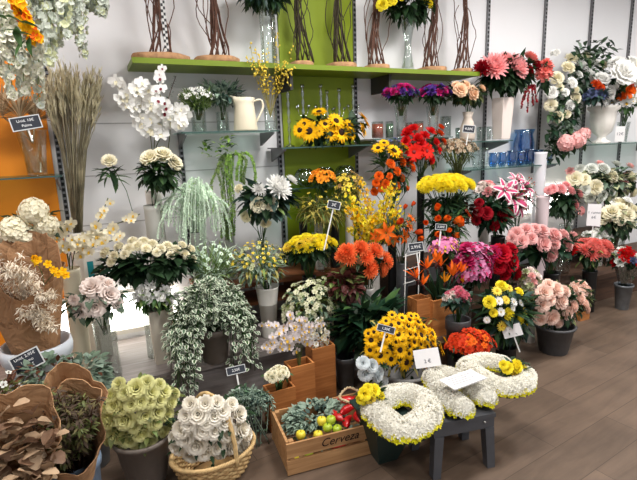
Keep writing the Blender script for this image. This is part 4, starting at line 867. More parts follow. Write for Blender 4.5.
spray('white_blossom_spray', 'white and blush blossom stems rising from the middle planter', 'flowers', p2, [[(294, 345, 2.27), (284, 330, 2.28), (262, 322, 2.28)], [(298, 345, 2.27), (292, 325, 2.28), (290, 312, 2.28)], [(302, 345, 2.27), (306, 330, 2.26), (320, 322, 2.25)], [(296, 350, 2.27), (278, 345, 2.25), (262, 346, 2.22)], [(300, 345, 2.27), (302, 330, 2.25), (300, 316, 2.22)], [(296, 345, 2.25), (276, 334, 2.25), (270, 350, 2.2)]],
      'orchid', flow('blush_white', (232, 222, 222)), YC, 10, 14, jit=.6, r=.003)
g = G(); root = empty('white_blossom_spray', p1+Vec((0, 0, .0)), 'taller white blossom stems in the tall planter, right of the others', 'flowers')
for x, y in [(318, 318), (325, 330), (312, 326)]: strand(root, p1, [p1, P(x, y+12, 2.32), P(x+2, y, 2.3)], 'flower_stem', GREENS['olive'], 'floret', W1, .018, .03, 30, 5, YC, W2, t0=.3)
bunch('small_cream_roses', 'small cream rosebuds in the lowest wooden planter', 'flowers', 277, 375, 30, 18, 2.17, [('rose', W2, None, 8, 18)], p3, [('mid', 40, 6, .5)], low=-.2)
# dark green leafy plant
vb = vase('pot', 'grey_pot', 'grey pot of the big dark green leafy plant', 345, 355, 22, 2.38, 0, ZINC)
bunch('broad_leaf_plant', 'big dark green broad-leaved plant behind the sunflower bucket', 'plant', 368, 320, 72, 74, 2.36, [], vb, [('deep', 120, 26, .45), ('dark', 40, 22, .45), ('mid', 20, 20, .4)], ry=.16, upb=.3, stem='deep')
# white vase with green sprigs
vb = vase('flare', 'white_vase', 'white vase with the framed chalk sign, in front of the brown riser', 267, 286, 23, 2.7, .3, WHITE)
bunch('green_sprig_bouquet', 'airy yellow-green sprigs in the white vase with the chalk sign', 'greenery', 258, 264, 62, 46, 2.72, [('flor', YL, None, 3, 50), ('flor', GREENS['cream'], None, 4, 30)], vb, [('gold', 90, 8, .3), ('sage', 150, 9, .3), ('light', 60, 9, .25)], ns=30)
vb = vase('tube', 'slim_vase', 'slim white vase behind the ivy with pale green grass', 205, 296, 14, 2.84, .3, WHITE)
bunch('pale_grass_bunch', 'pale green grassy spikes between the ivy and the mint trails', 'greenery', 212, 264, 50, 48, 2.8, [('flor', GREENS['mint'], None, 4, 40)], vb, [('mint', 150, 15, .12), ('light', 110, 15, .12), ('sage', 60, 8, .3)], upb=.8, ns=30, stem='light')

# ivy
IVG = leafm('ivy_green', (92, 120, 92)); IVR = mat('ivy_cream_edge', (206, 214, 190), .5, var=.1)
vb = vase('pot', 'ivy_pot', 'dark taupe pot under the variegated ivy', 213, 326, 34, 2.55, .3, TAUPE)
vb2 = Vec((vb.x, vb.y, vb.z+.02))
root = empty('trailing_ivy', vb2, 'big variegated trailing ivy spilling over the platform edge', 'plant')
for i in range(84):
    a = R.uniform(-1, 1); x1 = 213+a*44; y1 = R.uniform(330, 372) if abs(a) > .35 else R.uniform(310, 336)
    if i % 7 == 0: x1 = R.uniform(176, 196); y1 = R.uniform(372, 402)
    ys = 284+R.uniform(0, 16)+a*a*10; Y = 2.5+R.uniform(-.05, .08)
    pp = [vb2, P(213+a*14, ys+6, 2.52), P(213+a*28, ys, Y), P(x1-a*3, (ys+y1)/2, Y-.06), P(x1, y1, Y-.08)]
    strand(root, vb2, pp, 'ivy_strand', GREENS['mid'], 'leaf', IVG, n=46, L=.032, W=.8, rad=.13, m2=GREENS['mid'], taper=.25, rim=IVR, t0=.12)
g = G(); leaves(g, Vec((0, 0, .1)), (.19, .1, .12), 170, .042, .85, IVG, rim=IVR, low=-.2); put(g, 'foliage', root)
# sage ivy on floor level
vb = vase('pot', 'grey_pot', 'grey floor pot under the sage green trailing plant', 248, 416, 26, 2.22, 0, DGREY)
root = empty('trailing_plant', vb, 'sage green trailing plant between the basket and the planters', 'plant')
for i in range(34):
    a = R.uniform(-1, 1); x1 = 250+a*28; y1 = R.uniform(398, 420); 
    if i % 5 == 0: x1 = R.uniform(256, 272); y1 = R.uniform(430, 458)
    strand(root, vb, [vb+Vec((0, 0, .01)), P(250+a*12, 394+R.uniform(-4, 6), 2.18), P(250+a*22, 396, 2.12), P(x1, y1, 2.07)], 'trailing_strand', GREENS['sage'], 'leaf', GREENS['sage'] if i % 5 else IVG, n=36, L=.034, W=.6, m2=GREENS['blue'], t0=.12, rim=None)

# ============ LEFT FRONT
# pale roses in glass vase
vb = vase('tube', 'glass_vase', 'tall clear glass vase of pale pink roses', 104, 322, 22, 2.62, .3, GLASS)
bunch('pale_rose_bouquet', 'pale pink open roses in the tall clear glass vase', 'flowers', 95, 300, 64, 44, 2.58, [('rose', PL, None, 18, 1)], vb, [('grey', 70, 12, .6), ('dark', 26, 12, .5)], heads=[(91, 286, 20), (110, 294, 20), (95, 307, 21), (79, 311, 16), (118, 303, 13), (73, 300, 11), (108, 283, 14), (100, 280, 13)], ry=.12)
vb = vase('square', 'beige_vase', 'tall beige square vase on the platform', 158, 308, 25, 2.68, .3, BEIGE)
bunch('white_lisianthus_bunch', 'white lisianthus with light green leaves in the beige vase', 'flowers', 154, 295, 44, 34, 2.66, [('frill', W1, GC, 13, 1)], vb, [('mid', 70, 13, .35), ('light', 30, 12, .35)], heads=[(143, 291, 14), (151, 283, 14), (160, 296, 12), (137, 296, 11), (170, 300, 12), (166, 290, 11), (148, 299, 10), (176, 296, 9)], ry=.1)
p = P(93, 262, 2.9); e = empty('white_box', (p.x, 2.95, .3), 'narrow white box with a teal stripe behind the pale roses', 'box')
hh = P(88, 252, 2.95).z-.3; g = G(); g.box((-.05, -.03, 0), (.045, .03, hh), WHITE); put(g, 'box_body', e, smooth=False)
g = G(); g.box((-.032, -.0315, hh-.17), (0, -.0302, hh-.05), mat('teal_label', (30, 140, 150), .5)); put(g, 'label_strip', e, smooth=False)
# kraft paper wraps
KRAFT = mat('kraft_paper', (176, 136, 98), .8, noise=.1, nscale=10); KRAFT2 = mat('kraft_paper_dark', (150, 112, 78), .8, noise=.1, nscale=10)
def wrap(base, mouth, r0_, r1_, m, parent, axis=None, folds=7, flare=.35, seed=0, open_=0.0):
    """open paper cone from base to mouth, own thickness"""
    rr = random.Random(seed); d = (mouth-base); L = d.length; q = d.to_track_quat('Z', 'Y'); g = G(); n = 48; rows = 9; vs = []
    ph = [rr.uniform(0, 6.28) for _ in range(3)]
    for side in (0, 1):
        for i in range(rows):
            t = i/(rows-1)
            for j in range(n):
                a = 2*PI*j/n; r = r0_+(r1_-r0_)*t**1.2
                r *= 1+.05*t*math.cos(folds*a+ph[0])+.10*t*math.cos(3*a+ph[1])+.03*t*math.cos(13*a+ph[2]); 
                bk_ = (q@Vec((math.cos(a), math.sin(a), 0))).y; z = L*t*(1+.2*t*bk_+.05*t*math.cos(2*a+ph[2])+.07*t*t*abs(math.cos(2.5*a+ph[0])))
                if t > .85: r *= 1+flare*(t-.85)
                r -= side*.0025
                vs.append(q@Vec((r*math.cos(a), r*math.sin(a), z)))
    fs = []
    for side in (0, 1):
        o = side*rows*n
        for i in range(rows-1):
            for j in range(n):
                j2 = (j+1) % n; f = (o+i*n+j, o+i*n+j2, o+(i+1)*n+j2, o+(i+1)*n+j); fs.append(f if not side else f[::-1])
    for j in range(n):
        j2 = (j+1) % n; a = (rows-1)*n; fs.append((a+j, a+j2, rows*n+a+j2, rows*n+a+j)); fs.append((j, rows*n+j, rows*n+j2, j2))
    g.add(vs, fs, m); return put(g, 'paper_wrap', parent, smooth=False)
for m_ in (KRAFT, KRAFT2):
    nt = m_.node_tree; n_ = nt.nodes.new('ShaderNodeTexNoise'); n_.inputs['Scale'].default_value = 9; n_.inputs['Detail'].default_value = 3; n_.inputs['Distortion'].default_value = 1.5
    tc_ = nt.nodes.new('ShaderNodeTexCoord'); nt.links.new(tc_.outputs['Object'], n_.inputs['Vector'])
    bp = nt.nodes.new('ShaderNodeBump'); bp.inputs['Strength'].default_value = 1; bp.inputs['Distance'].default_value = .03; nt.links.new(n_.outputs['Fac'], bp.inputs['Height']); nt.links.new(bp.outputs[0], nt.nodes['Principled BSDF'].inputs['Normal'])
# big kraft bouquet in white tub
vb = vase('bucket', 'white_tub', 'white tub with the large kraft-wrapped bouquet at the left edge', 36, 342, 62, 2.3, 0.0, mat('white_enamel', (206, 212, 220), .35))
base = Vec((vb.x, vb.y, vb.z-.1)); root = empty('wrapped_bouquet', base, 'large kraft-wrapped bouquet with bleached white sprays in the white tub', 'wrapped flowers')
for (mx, my), r1, sd in [((14, 290), .15, 3), ((40, 296), .10, 5)]:
    wrap(Vec(((mx-26)*.0015, 0, 0)), P(mx, my-24, 2.3)-base, .07, r1, KRAFT2, root, seed=sd)
BWL = leafm('bleached_leaf', (240, 228, 208))
for i in range(52):
    tx, ty = R.choice([(R.uniform(-10, 26), R.uniform(246, 276)), (R.uniform(20, 48), R.uniform(268, 330)), (R.uniform(40, 58), R.uniform(290, 335))])
    strand(root, base, [Vec(base)+Vec((0, -.03, .1)), P(26+(tx-26)*.6, (ty+310)/2, 2.2), P(tx, ty, 2.14)], 'bleached_spray', BWL, 'leaf', BWL, n=42, L=.026, W=.3, t0=.35, taper=.2, r=.0015)
b2 = base+Vec((.02, 0, .05)); root = empty('yellow_blossom_twig', b2, 'small yellow blossom twig sticking out of the kraft-wrapped bouquet', 'flowers')
strand(root, b2, [b2, P(44, 285, 2.2), P(36, 262, 2.14), P(34, 257, 2.12)], 'flower_twig', GREENS['olive'], 'floret', YD, .014, .012, 14, 5, None, YE, t0=.6)
for a, b_ in [(38, 260), (48, 264), (54, 270), (58, 274), (63, 271), (66, 275)]: bloom(root, 'flor', YD, YC, P(a, b_, 2.12)-b2, (0, -1, .3), .017)
g = G(); g.tube([P(44, 285, 2.2)-b2, P(54, 273, 2.14)-b2, P(66, 275, 2.13)-b2], .002, GREENS['olive'], 4); put(g, 'stem', root)
# eucalyptus greys
def wrapped(name, lab, mx, my, bx, by, Y, r1, m, cat='wrapped flowers', sd=1, zb=.08, loc=None):
    base = loc or P(bx, by, Y); base.z = max(base.z, zb); root = empty(name, base, lab, cat); M_ = P(mx, my, Y-.2)-base
    wrap(Vec((0, 0, 0)), M_, .05, r1, m, root, seed=sd); return root, base, M_
vb = vase('bucket', 'zinc_bucket', 'grey metal bucket of grey-green eucalyptus', 88, 412, 40, 2.34, 0, ZINC)
bunch('eucalyptus_bunch', 'grey-green round-leaved eucalyptus between the white tub and the green roses', 'greenery', 86, 376, 54, 62, 2.32, [], vb, [('sage', 150, 8, .9), ('grey', 110, 8, .9), ('brown', 24, 7, .6)], ns=10, stem='brown')
vb = vase('bucket', 'zinc_bucket', 'grey bucket of dusty leaves under the leaning chalk sign', 46, 410, 40, 2.0, 0, ZINC)
bunch('dusty_leaf_bunch', 'dusty olive and grey leaves behind the leaning chalk sign', 'greenery', 46, 372, 50, 46, 2.04, [], vb, [('grey', 90, 9, .8), ('brown', 50, 8, .6), ('cream', 14, 8, .8)], stem='brown')
# dark dried bundle
vb = vase('bucket', 'blue_bucket', 'blue-grey enamel bucket holding the dark dried bouquet', 76, 458, 44, 1.78, 0, BLUEG)
root, base, M_ = wrapped('wrapped_dried_bouquet', 'kraft-wrapped bundle of dark dried buds in the blue-grey bucket', 66, 428, 76, 462, 1.78, .115, KRAFT, sd=11, loc=vb+Vec((0, 0, -.03)))
DK1 = flow('dark_bud', (84, 70, 58)); DK2 = flow('olive_bud', (112, 104, 70))
for i in range(76):
    a = R.uniform(0, 6.28); r = math.sqrt(R.random())*.11; tip = M_+Vec((r*math.cos(a), r*math.sin(a)-.01, R.uniform(.02, .13)-r*.3)); 
    if i % 8 == 0: tip += Vec((0, .03, .07))
    strand(root, base, [base, base+tip*.5+Vec((0, 0, .02)), base+tip], 'bud_stem', GREENS['brown'], 'leaf', GREENS['olive'] if i % 3 == 0 else DK1, n=38, L=.026, W=.4, m2=DK2, t0=.5, taper=.1, r=.0015)
# round beige leaves bundle at lower left
vb = vase('bucket', 'dark_bucket', 'dark grey bucket at the bottom left corner', 14, 480, 56, 1.64, 0, DGREY)
root, base, M_ = wrapped('wrapped_leaf_bouquet', 'kraft-wrapped bundle of round beige dried leaves at the bottom left', 10, 448, 14, 482, 1.64, .125, KRAFT, sd=21, loc=vb+Vec((0, 0, -.03)))
RB = leafm('round_beige', (186, 158, 128)); RB2 = leafm('round_beige_dark', (134, 104, 82))
g = G()
for i in range(150):
    a = R.uniform(0, 6.28); q = math.sqrt(R.random())*.12; p = base+M_*R.uniform(.8, 1.12)+Vec((q*math.cos(a), q*math.sin(a)*.6-.02, q*math.sin(a)*.7)); g.leaf(p-base, (R.uniform(-1, 1), -.3, R.uniform(-.2, 1)), .044, .042, RB if i % 3 else RB2, .2, None, True)
put(g, 'round_leaves', root)
vb = vase('bucket', 'dark_bucket', 'dark bucket at the left edge behind the wrapped round leaves', 2, 420, 34, 1.95, 0, DGREY)
bunch('olive_leaf_bunch', 'dark olive leaves at the left edge behind the chalk sign stake', 'greenery', 4, 392, 40, 42, 1.95, [('flor', W3, None, 6, 6)], vb, [('olive', 60, 9, .6), ('brown', 40, 9, .5)], stem='brown')
# back kraft sheets
root, base, M_ = wrapped('wrapped_dried_bouquet', 'tall empty-topped kraft wrap behind the dark dried bouquet', 72, 400, 74, 440, 2.0, .10, KRAFT, sd=31, zb=.1, loc=P(78, 440, 1.98))
# green roses
vb = vase('bucket', 'taupe_bucket', 'taupe plastic bucket of pale green roses', 142, 433, 56, 2.1, 0, TAUPE)
bunch('green_rose_bouquet', 'pale green roses filling the taupe bucket', 'flowers', 140, 410, 88, 96, 2.12, [('rose', GR, None, 17, 1)], vb, [('olive', 70, 12, .5), ('light', 30, 12, .5)],
      heads=[(124, 420, 20), (114, 436, 18), (128, 440, 20), (142, 434, 18), (156, 422, 17), (145, 416, 16), (158, 412, 16), (106, 421, 17), (136, 388, 18), (124, 393, 14), (152, 392, 15), (160, 400, 15), (165, 391, 14), (141, 402, 15), (113, 406, 15), (131, 405, 14), (150, 402, 13), (172, 402, 13), (168, 414, 15), (176, 393, 11), (110, 396, 13), (118, 384, 13), (147, 382, 14), (102, 432, 12), (153, 432, 11), (172, 424, 10), (120, 410, 12), (101, 410, 11), (160, 384, 12), (134, 428, 12), (120, 446, 12), (137, 446, 13), (152, 441, 13), (165, 432, 12), (106, 442, 10)], ry=.16)

# basket
WICK = mat('wicker', (206, 174, 122), .7, noise=.18, nscale=40); WICKD = mat('wicker_dark', (168, 134, 88), .7, noise=.18, nscale=40)
bc = PZ(214, 451, .12); bx, by = bc.x, bc.y
e = empty('wicker_basket', (bx, by, 0), 'oval wicker basket with a tall handle on the floor', 'basket', rz=.15)
R0, R1, hb, ovl = .14, .19, .125, .74
for k in range(11):
    t = (k+.5)/11; r = R0+(R1-R0)*t**.8; g = G(); pts = []
    for j in range(97):
        a = 2*PI*j/96; q = r+.006*math.cos(24*a+PI*k); pts.append((q*math.cos(a), q*ovl*math.sin(a), .008+hb*t))
    g.tube(pts, .0068, WICK if k % 3 else WICKD, 5); put(g, 'woven_strand', e)
g = G(); 
for j in range(24):
    a = 2*PI*(j+.5)/24; g.tube([(R0*math.cos(a), R0*ovl*math.sin(a), .005), (R1*math.cos(a), R1*ovl*math.sin(a), hb+.005)], .0045, WICKD, 5)
put(g, 'stakes', e)
g = G(); g.lathe([(R0*.98, 0), (R0*.98, .008), (.001, .008)], WICKD, 32); g.v = [(a, b*ovl, c) for a, b, c in g.v]; put(g, 'base', e)
g = G()
for ph in (0, PI/1.5, 2*PI/1.5):
    g.tube([((R1+.004+.006*math.cos(30*a+ph))*math.cos(a), (R1+.004+.006*math.cos(30*a+ph))*ovl*math.sin(a), hb+.01+.006*math.sin(30*a+ph)) for a in [2*PI*j/240 for j in range(241)]], .0055, WICK, 4)
put(g, 'rim', e)
g = G()
for ph in (0, 2.1, 4.2):
    pts = []
    for j in range(91):
        t = j/90; a = PI*t; tw = 26*t+ph
        pts.append((.004*math.cos(tw)+.05*math.cos(a), -(R1*ovl+.0)*math.cos(a), hb-.02+.3*math.sin(a)**.8+.007*math.sin(tw)))
    g.tube(pts, .0075, WICK, 5)
put(g, 'handle', e)
root, *_ = bunch('white_rose_bouquet', 'large white roses heaped in the wicker basket', 'flowers', 211, 424, 90, 92, by+.02, [('peony', flow('warm_white', (252, 246, 232)), None, 20, 1)], (bx, by, .05), [('dark', 60, 10, .5)],
      heads=[(181, 430, 17), (177, 447, 18), (198, 414, 20), (196, 445, 21), (203, 430, 18), (214, 416, 18), (222, 411, 18), (214, 430, 19), (228, 432, 18), (205, 452, 20), (232, 446, 17), (243, 428, 18), (240, 414, 16), (205, 404, 16), (217, 403, 14), (191, 456, 16), (246, 443, 13), (190, 404, 14), (232, 404, 13), (188, 424, 15), (238, 436, 14), (218, 447, 16), (184, 438, 18), (222, 452, 15), (240, 450, 14), (174, 438, 13), (224, 422, 17), (206, 422, 17), (248, 434, 14), (186, 416, 15)], ry=.15, stem=None)

# crate
cl = PZ(288, 477, 0); cr_ = PZ(366, 456, 0)
d = (cr_-cl); ang = math.atan2(d.y, d.x); Lc = .50; Dp = .30; hc = .17
e = empty('wooden_crate', (cl.x, cl.y, 0), 'pine wooden crate lettered in dark script on the floor', 'crate', rz=ang)
def bx_(nm, a, b, m=CRATEW):
    g = G(); g.box(a, b, m); return put(g, nm, e, smooth=False)
for y in (0, Dp-.01):
    for z0 in (.005, .092):
        sl = bx_('slat', (.0, y, z0), (Lc, y+.01, z0+.072))
        if y == 0 and z0 > .05: text('Cerveza', .058, mat('burnt_ink', (40, 24, 18), .9), e, (.26, -.0012, z0+.036), Quaternion((1, 0, 0), PI/2), name='lettering', shear=.35)
for x in (.002, Lc-.014): bx_('end_panel', (x, .012, .008), (x+.012, Dp-.012, hc))
for x in (.016, Lc-.04):
    for y in (.0102, Dp-.0352): bx_('corner_post', (x, y, .005), (x+.022, y+.022, hc))
for i in range(4): bx_('bottom_slat', (.016, .035+i*.062, .001), (Lc-.016, .035+i*.062+.05, .009))
M3 = Matrix.Rotation(ang, 3, 'Z')
def cw(x, y, z): return Vec((cl.x, cl.y, 0))+M3@Vec((x, y, z))
# greenery in the crate
b = cw(.2, .17, .02); root = empty('sage_greenery_bunch', b, 'curly sage green foliage filling the back of the crate', 'greenery')
g = G(); leaves(g, Vec((0, .02, .13)), (.18, .1, .085), 700, .03, .7, GREENS['sage'], low=-.3, rim=None, shell=(.6, 1)); leaves(g, Vec((0, .02, .13)), (.17, .1, .085), 160, .03, .7, GREENS['blue'], low=-.3, shell=(.4, .95)); leaves(g, Vec((.02, -.03, .05)), (.2, .1, .05), 160, .03, .7, GREENS['sage'], low=-.3); put(g, 'foliage', root)
REDP = mat('pepper_red', (196, 28, 30), .3, spec=.6); GRP = mat('apple_green', (170, 190, 50), .35, spec=.6); YLP = mat('lemon_yellow', (226, 206, 60), .4, spec=.5); STG = mat('stalk_green', (70, 100, 50))
for i, (x, y, z, a) in enumerate([(.36, .12, .19, .3), (.40, .08, .17, 1.2), (.42, .16, .2, 2.0), (.45, .1, .17, .2), (.34, .07, .16, .9), (.38, .2, .2, 2.6), (.44, .2, .18, .4), (.30, .12, .175, 1.7), (.36, .05, .085, .2), (.44, .05, .085, .4), (.26, .05, .07, 2.9)]):
    o = empty('red_pepper', cw(x, y, z), 'glossy red pepper lying in the wooden crate', 'pepper', 'red peppers in the crate', a+ang); g = G()
    pts = [Vec((-.055+t*.11, .012*math.sin(3*t), 0)) for t in [k/8 for k in range(9)]]
    for k in range(8): pass
    vs = []; fs = []; rad = [.004, .014, .019, .021, .020, .018, .014, .009, .002]
    for k, p in enumerate(pts):
        for j in range(10): an = 2*PI*j/10; q = rad[k]*(1+.1*math.cos(3*an)); vs.append((p.x, p.y+q*math.cos(an), q*math.sin(an)))
    for k in range(8):
        for j in range(10): j2 = (j+1) % 10; fs.append((k*10+j, (k+1)*10+j, (k+1)*10+j2, k*10+j2))
    g.add(vs, fs, REDP); put(g, 'flesh', o); g = G(); g.tube([(-.052, 0, 0), (-.064, .002, .004), (-.072, .004, .012)], .003, STG, 5); put(g, 'stalk', o)
for i, (x, y, z, m) in enumerate([(.09, .07, .15, 1), (.22, .055, .165, 0), (.245, .07, .19, 0), (.20, .08, .19, 1), (.17, .05, .14, 1), (.045, .045, .055, 1), (.12, .05, .055, 0), (.265, .045, .15, 0)]):
    o = empty('green_apple', cw(x, y, z), 'yellow-green apple tucked in the wooden crate', 'apple', 'apples in the crate'); g = G(); r = .024
    g.lathe([(.0001, -r*.75), (r*.4, -r*.9), (r*.8, -r*.6), (r, 0), (r*.85, r*.6), (r*.4, r*.85), (.0001, r*.62)], YLP if m else GRP, 14); put(g, 'flesh', o); g = G(); g.tube([(0, 0, r*.6), (.002, 0, r*1.15)], .0015, STG, 4); put(g, 'stalk', o)
ROPE = mat('rope', (196, 176, 140), .9)
g = G()
for ph in (0, PI):
    pp = path([cw(.45, .1, .19), cw(.40, .07, .235), cw(.34, .1, .25), cw(.33, .17, .24), cw(.4, .22, .25), cw(.47, .2, .215)], 60)
    g.tube([p-cw(.4, .15, .2)+Vec((.004*math.cos(k*1.1+ph), 0, .004*math.sin(k*1.1+ph))) for k, p in enumerate(pp)], .0045, ROPE, 5)
tag(put(g, 'rope_loop', None, cw(.4, .15, .2)), 'beige rope loop lying over the red peppers', 'rope')

# ============ RIGHT FRONT: sunflower bucket, letters, stool
vb = vase('bucket', 'felt_bucket', 'grey bucket packed with small sunflowers', 404, 366, 58, 2.04, 0, FELT)
bunch('sunflower_bouquet', 'dome of many small sunflowers in the grey bucket', 'flowers', 402, 343, 88, 80, 2.04, [('sun', YD, BRN, 14, 1)], vb, [('dark', 90, 8, .5), ('gold', 60, 8, .3)],
      heads=[(380, 344, 15), (380, 355, 16), (400, 350, 15), (421, 335, 14), (432, 334, 14), (427, 347, 13), (406, 362, 17), (391, 359, 13), (371, 340, 13), (398, 334, 14), (391, 325, 11), (408, 326, 11), (418, 322, 11), (380, 330, 11), (402, 318, 10), (411, 316, 9), (392, 315, 9), (441, 349, 14), (438, 360, 13), (414, 342, 11), (370, 350, 11), (386, 336, 11), (424, 328, 10), (433, 341, 10), (418, 357, 13), (396, 342, 10), (375, 364, 9), (386, 321, 9), (410, 334, 10), (445, 340, 9), (427, 366, 11), (374, 332, 9), (416, 316, 8), (368, 358, 8)]+[(402+36*math.sqrt(k/26)*math.cos(k*2.4), 340+22*math.sqrt(k/26)*math.sin(k*2.4), R.uniform(8, 12)) for k in range(26)], ry=.17, tilt=.5)
# white plastic-wrapped blooms
vb = vase('pot', 'grey_pot', 'small grey pot of white blooms wedged behind the first letter tribute', 372, 392, 24, 1.98, 0, ZINC)
bunch('white_bloom_cluster', 'grey-white rounded blooms between the leafy plant and the letter tribute', 'flowers', 371, 368, 32, 34, 1.96, [('peony', flow('cool_white', (234, 240, 242)), None, 15, 1)], vb, [('dark', 14, 9, .5)], heads=[(363, 363, 13), (366, 374, 15), (378, 374, 16), (384, 383, 14), (372, 366, 13), (374, 384, 14)], ry=.07)
# stool
STG2 = mat('stool_grey_plastic', (76, 77, 81), .45, noise=.04)
t0_, t1_ = PZ(434, 425, .27), PZ(496, 413, .27)
an = math.atan2(t1_.y-t0_.y, t1_.x-t0_.x); Ls = (t1_-t0_).length; Ws = .24
e = empty('step_stool', (t0_.x, t0_.y, 0), 'dark grey plastic step stool under the white letter tributes', 'stool', rz=an)
g = G(); g.box((0, 0, .25), (Ls, Ws, .27), STG2); put(g, 'seat', e, smooth=False)
g = G()
for a, b in [((.004, .004, .20), (Ls-.004, .012, .2499)), ((.004, Ws-.012, .20), (Ls-.004, Ws-.004, .2499)), ((.004, .012, .20), (.012, Ws-.012, .2499)), ((Ls-.012, .012, .20), (Ls-.004, Ws-.012, .2499))]: g.box(a, b, STG2)
put(g, 'apron', e, smooth=False)
for sx in (0, 1):
    for sy in (0, 1):
        g = G(); x = .006 if not sx else Ls-.051; y = .0 if not sy else Ws-.045; ox = -.012 if not sx else .012; oy = -.012 if not sy else .012
        vs = [(x, y, .1999), (x+.045, y, .1999), (x+.045, y+.045, .1999), (x, y+.045, .1999), (x+ox, y+oy, 0), (x+ox+.038, y+oy, 0), (x+ox+.038, y+oy+.038, 0), (x+ox, y+oy+.038, 0)]
        g.add(vs, [(0, 1, 2, 3), (7, 6, 5, 4), (0, 4, 5, 1), (1, 5, 6, 2), (2, 6, 7, 3), (3, 7, 4, 0)], STG2); put(g, 'leg', e, smooth=False)
SC = mat('screw_metal', (190, 190, 186), .3, .8)
g = G(); g.ball((Ls*.82, -.0, .235), .006, SC, 8, 4); put(g, 'screw', e)
# letter tributes
FOAM = mat('florist_foam', (44, 70, 52), .9); TRAY = mat('dark_tray', (26, 34, 34), .5)
WM = flow('mum_white', (238, 235, 224))
def letter(name, lab, strokes, z, wpx, posy=None, closed=True, hgt=.05, tiltz=None):
    pts0 = [PZ(a, b, z) for st in strokes for a, b in st]; c = sum(pts0, Vec())/len(pts0); c.z = z
    root = empty(name, c, lab, 'floral letter', None); gF = G(); gW = G(); gY = G(); gT = G()
    for st in strokes:
        loop = st[0] == st[-1]; pts = [PZ(a, b, z)-c for a, b in st]
        if loop: full = path(pts[-3:-1]+pts+pts[1:3], 8*(len(pts)+3)); full = full[16:-15]
        else: full = path(pts, 8*len(pts))
        s = S(st[0][0], st[0][1], P(*st[0], 1).y) if False else (Vec(c)-Vec((0, 0, H))).dot(fw)/F
        wd = wpx*s/2; n = len(full)
        for k in range(n):
            p = full[k]; t = (full[min(k+1, n-1)]-full[max(k-1, 0)]).normalized(); sd = Vec((t.y, -t.x, 0))
            if k % 3 == 0 and k+3 < n+3:
                q = full[min(k+3, n-1)]
                gF.tube([p+Vec((0, 0, hgt*.35)), q+Vec((0, 0, hgt*.35))], wd*.5, FOAM, 8)
                a = wd*1.08; t2 = (q-p); 
                if t2.length > 1e-5:
                    s2 = Vec((t2.y, -t2.x, 0)).normalized(); vs = [p+s2*a, q+s2*a, q-s2*a, p-s2*a]; gT.add([v+Vec((0, 0, -.012)) for v in vs]+[v+Vec((0, 0, -.001)) for v in vs], [(3, 2, 1, 0), (4, 5, 6, 7), (0, 1, 5, 4), (1, 2, 6, 5), (2, 3, 7, 6), (3, 0, 4, 7)], TRAY)
            for _ in range(38):
                u_ = R.uniform(-1, 1); f = u_*PI*.5; pos = p+sd*(wd*.98*math.sin(f))+Vec((0, 0, hgt*(.3+.75*math.cos(f))))+t*R.uniform(-.008, .008)
                nn = sd*math.sin(f)+Vec((0, 0, math.cos(f)+.15))+Vec((R.uniform(-.35, .35), R.uniform(-.35, .35), 0))
                gW.floret(pos, nn, R.uniform(.013, .018), WM, 6, None, .5, .36)
            for sg in (-1, 1):
                for _ in range(4):
                    gY.floret(p+sd*sg*wd*R.uniform(.95, 1.1)+t*R.uniform(-.01, .01)+Vec((0, 0, R.uniform(-.002, hgt*.4))), sd*sg+Vec((0, 0, R.uniform(0, .6))), R.uniform(.010, .014), YEc if R.random() < .75 else YE, 5, None, .4, .4)
        if not loop:
            for e0, e1 in ((full[0], full[2]), (full[-1], full[-3])):
                o_ = (e0-e1).normalized(); s_ = Vec((o_.y, -o_.x, 0))
                for _ in range(110):
                    f = R.uniform(-PI/2, PI/2); g_ = R.uniform(0, PI/2); dd = o_*math.cos(f)*math.cos(g_)+s_*math.sin(f)*math.cos(g_)
                    gW.floret(e0+dd*wd*.98+Vec((0, 0, hgt*(.3+.75*math.sin(g_)))), dd+Vec((0, 0, math.sin(g_)+.1)), R.uniform(.013, .018), WM, 6, None, .5, .36)
                for _ in range(26):
                    f = R.uniform(-PI/2, PI/2); dd = o_*math.cos(f)+s_*math.sin(f)
                    gY.floret(e0+dd*wd*R.uniform(.98, 1.12)+Vec((0, 0, R.uniform(-.002, hgt*.4))), dd+Vec((0, 0, R.uniform(0, .5))), R.uniform(.010, .014), YEc, 5, None, .4, .4)
    put(gF, 'foam_base', root); put(gT, 'tray', root, smooth=False); tag(put(gW, 'white_flowers', root), kind='stuff'); tag(put(gY, 'yellow_edging', root), kind='stuff')
    return root, c
YEc = flow('lemon', (232, 226, 40))
letter('letter_tribute', 'front white flower letter with yellow edging and a yellow rose posy, left of the stool', [[(378, 406), (392, 399), (408, 397), (424, 404), (428, 417), (417, 428), (402, 434), (388, 426), (376, 414), (378, 406)]], .30, 26)
letter('letter_tribute', 'middle white flower letter on the grey stool, under the paper card', [[(434, 380), (441, 392), (450, 402), (461, 411)], [(438, 377), (454, 381), (470, 390), (484, 400)]], .30, 22)
letter('letter_tribute', 'rear white flower letter with yellow blooms, right end of the stool', [[(468, 368), (484, 364), (502, 367)], [(466, 370), (480, 380), (494, 388), (508, 391), (524, 387)], [(524, 386), (525, 378)]], .30, 18)
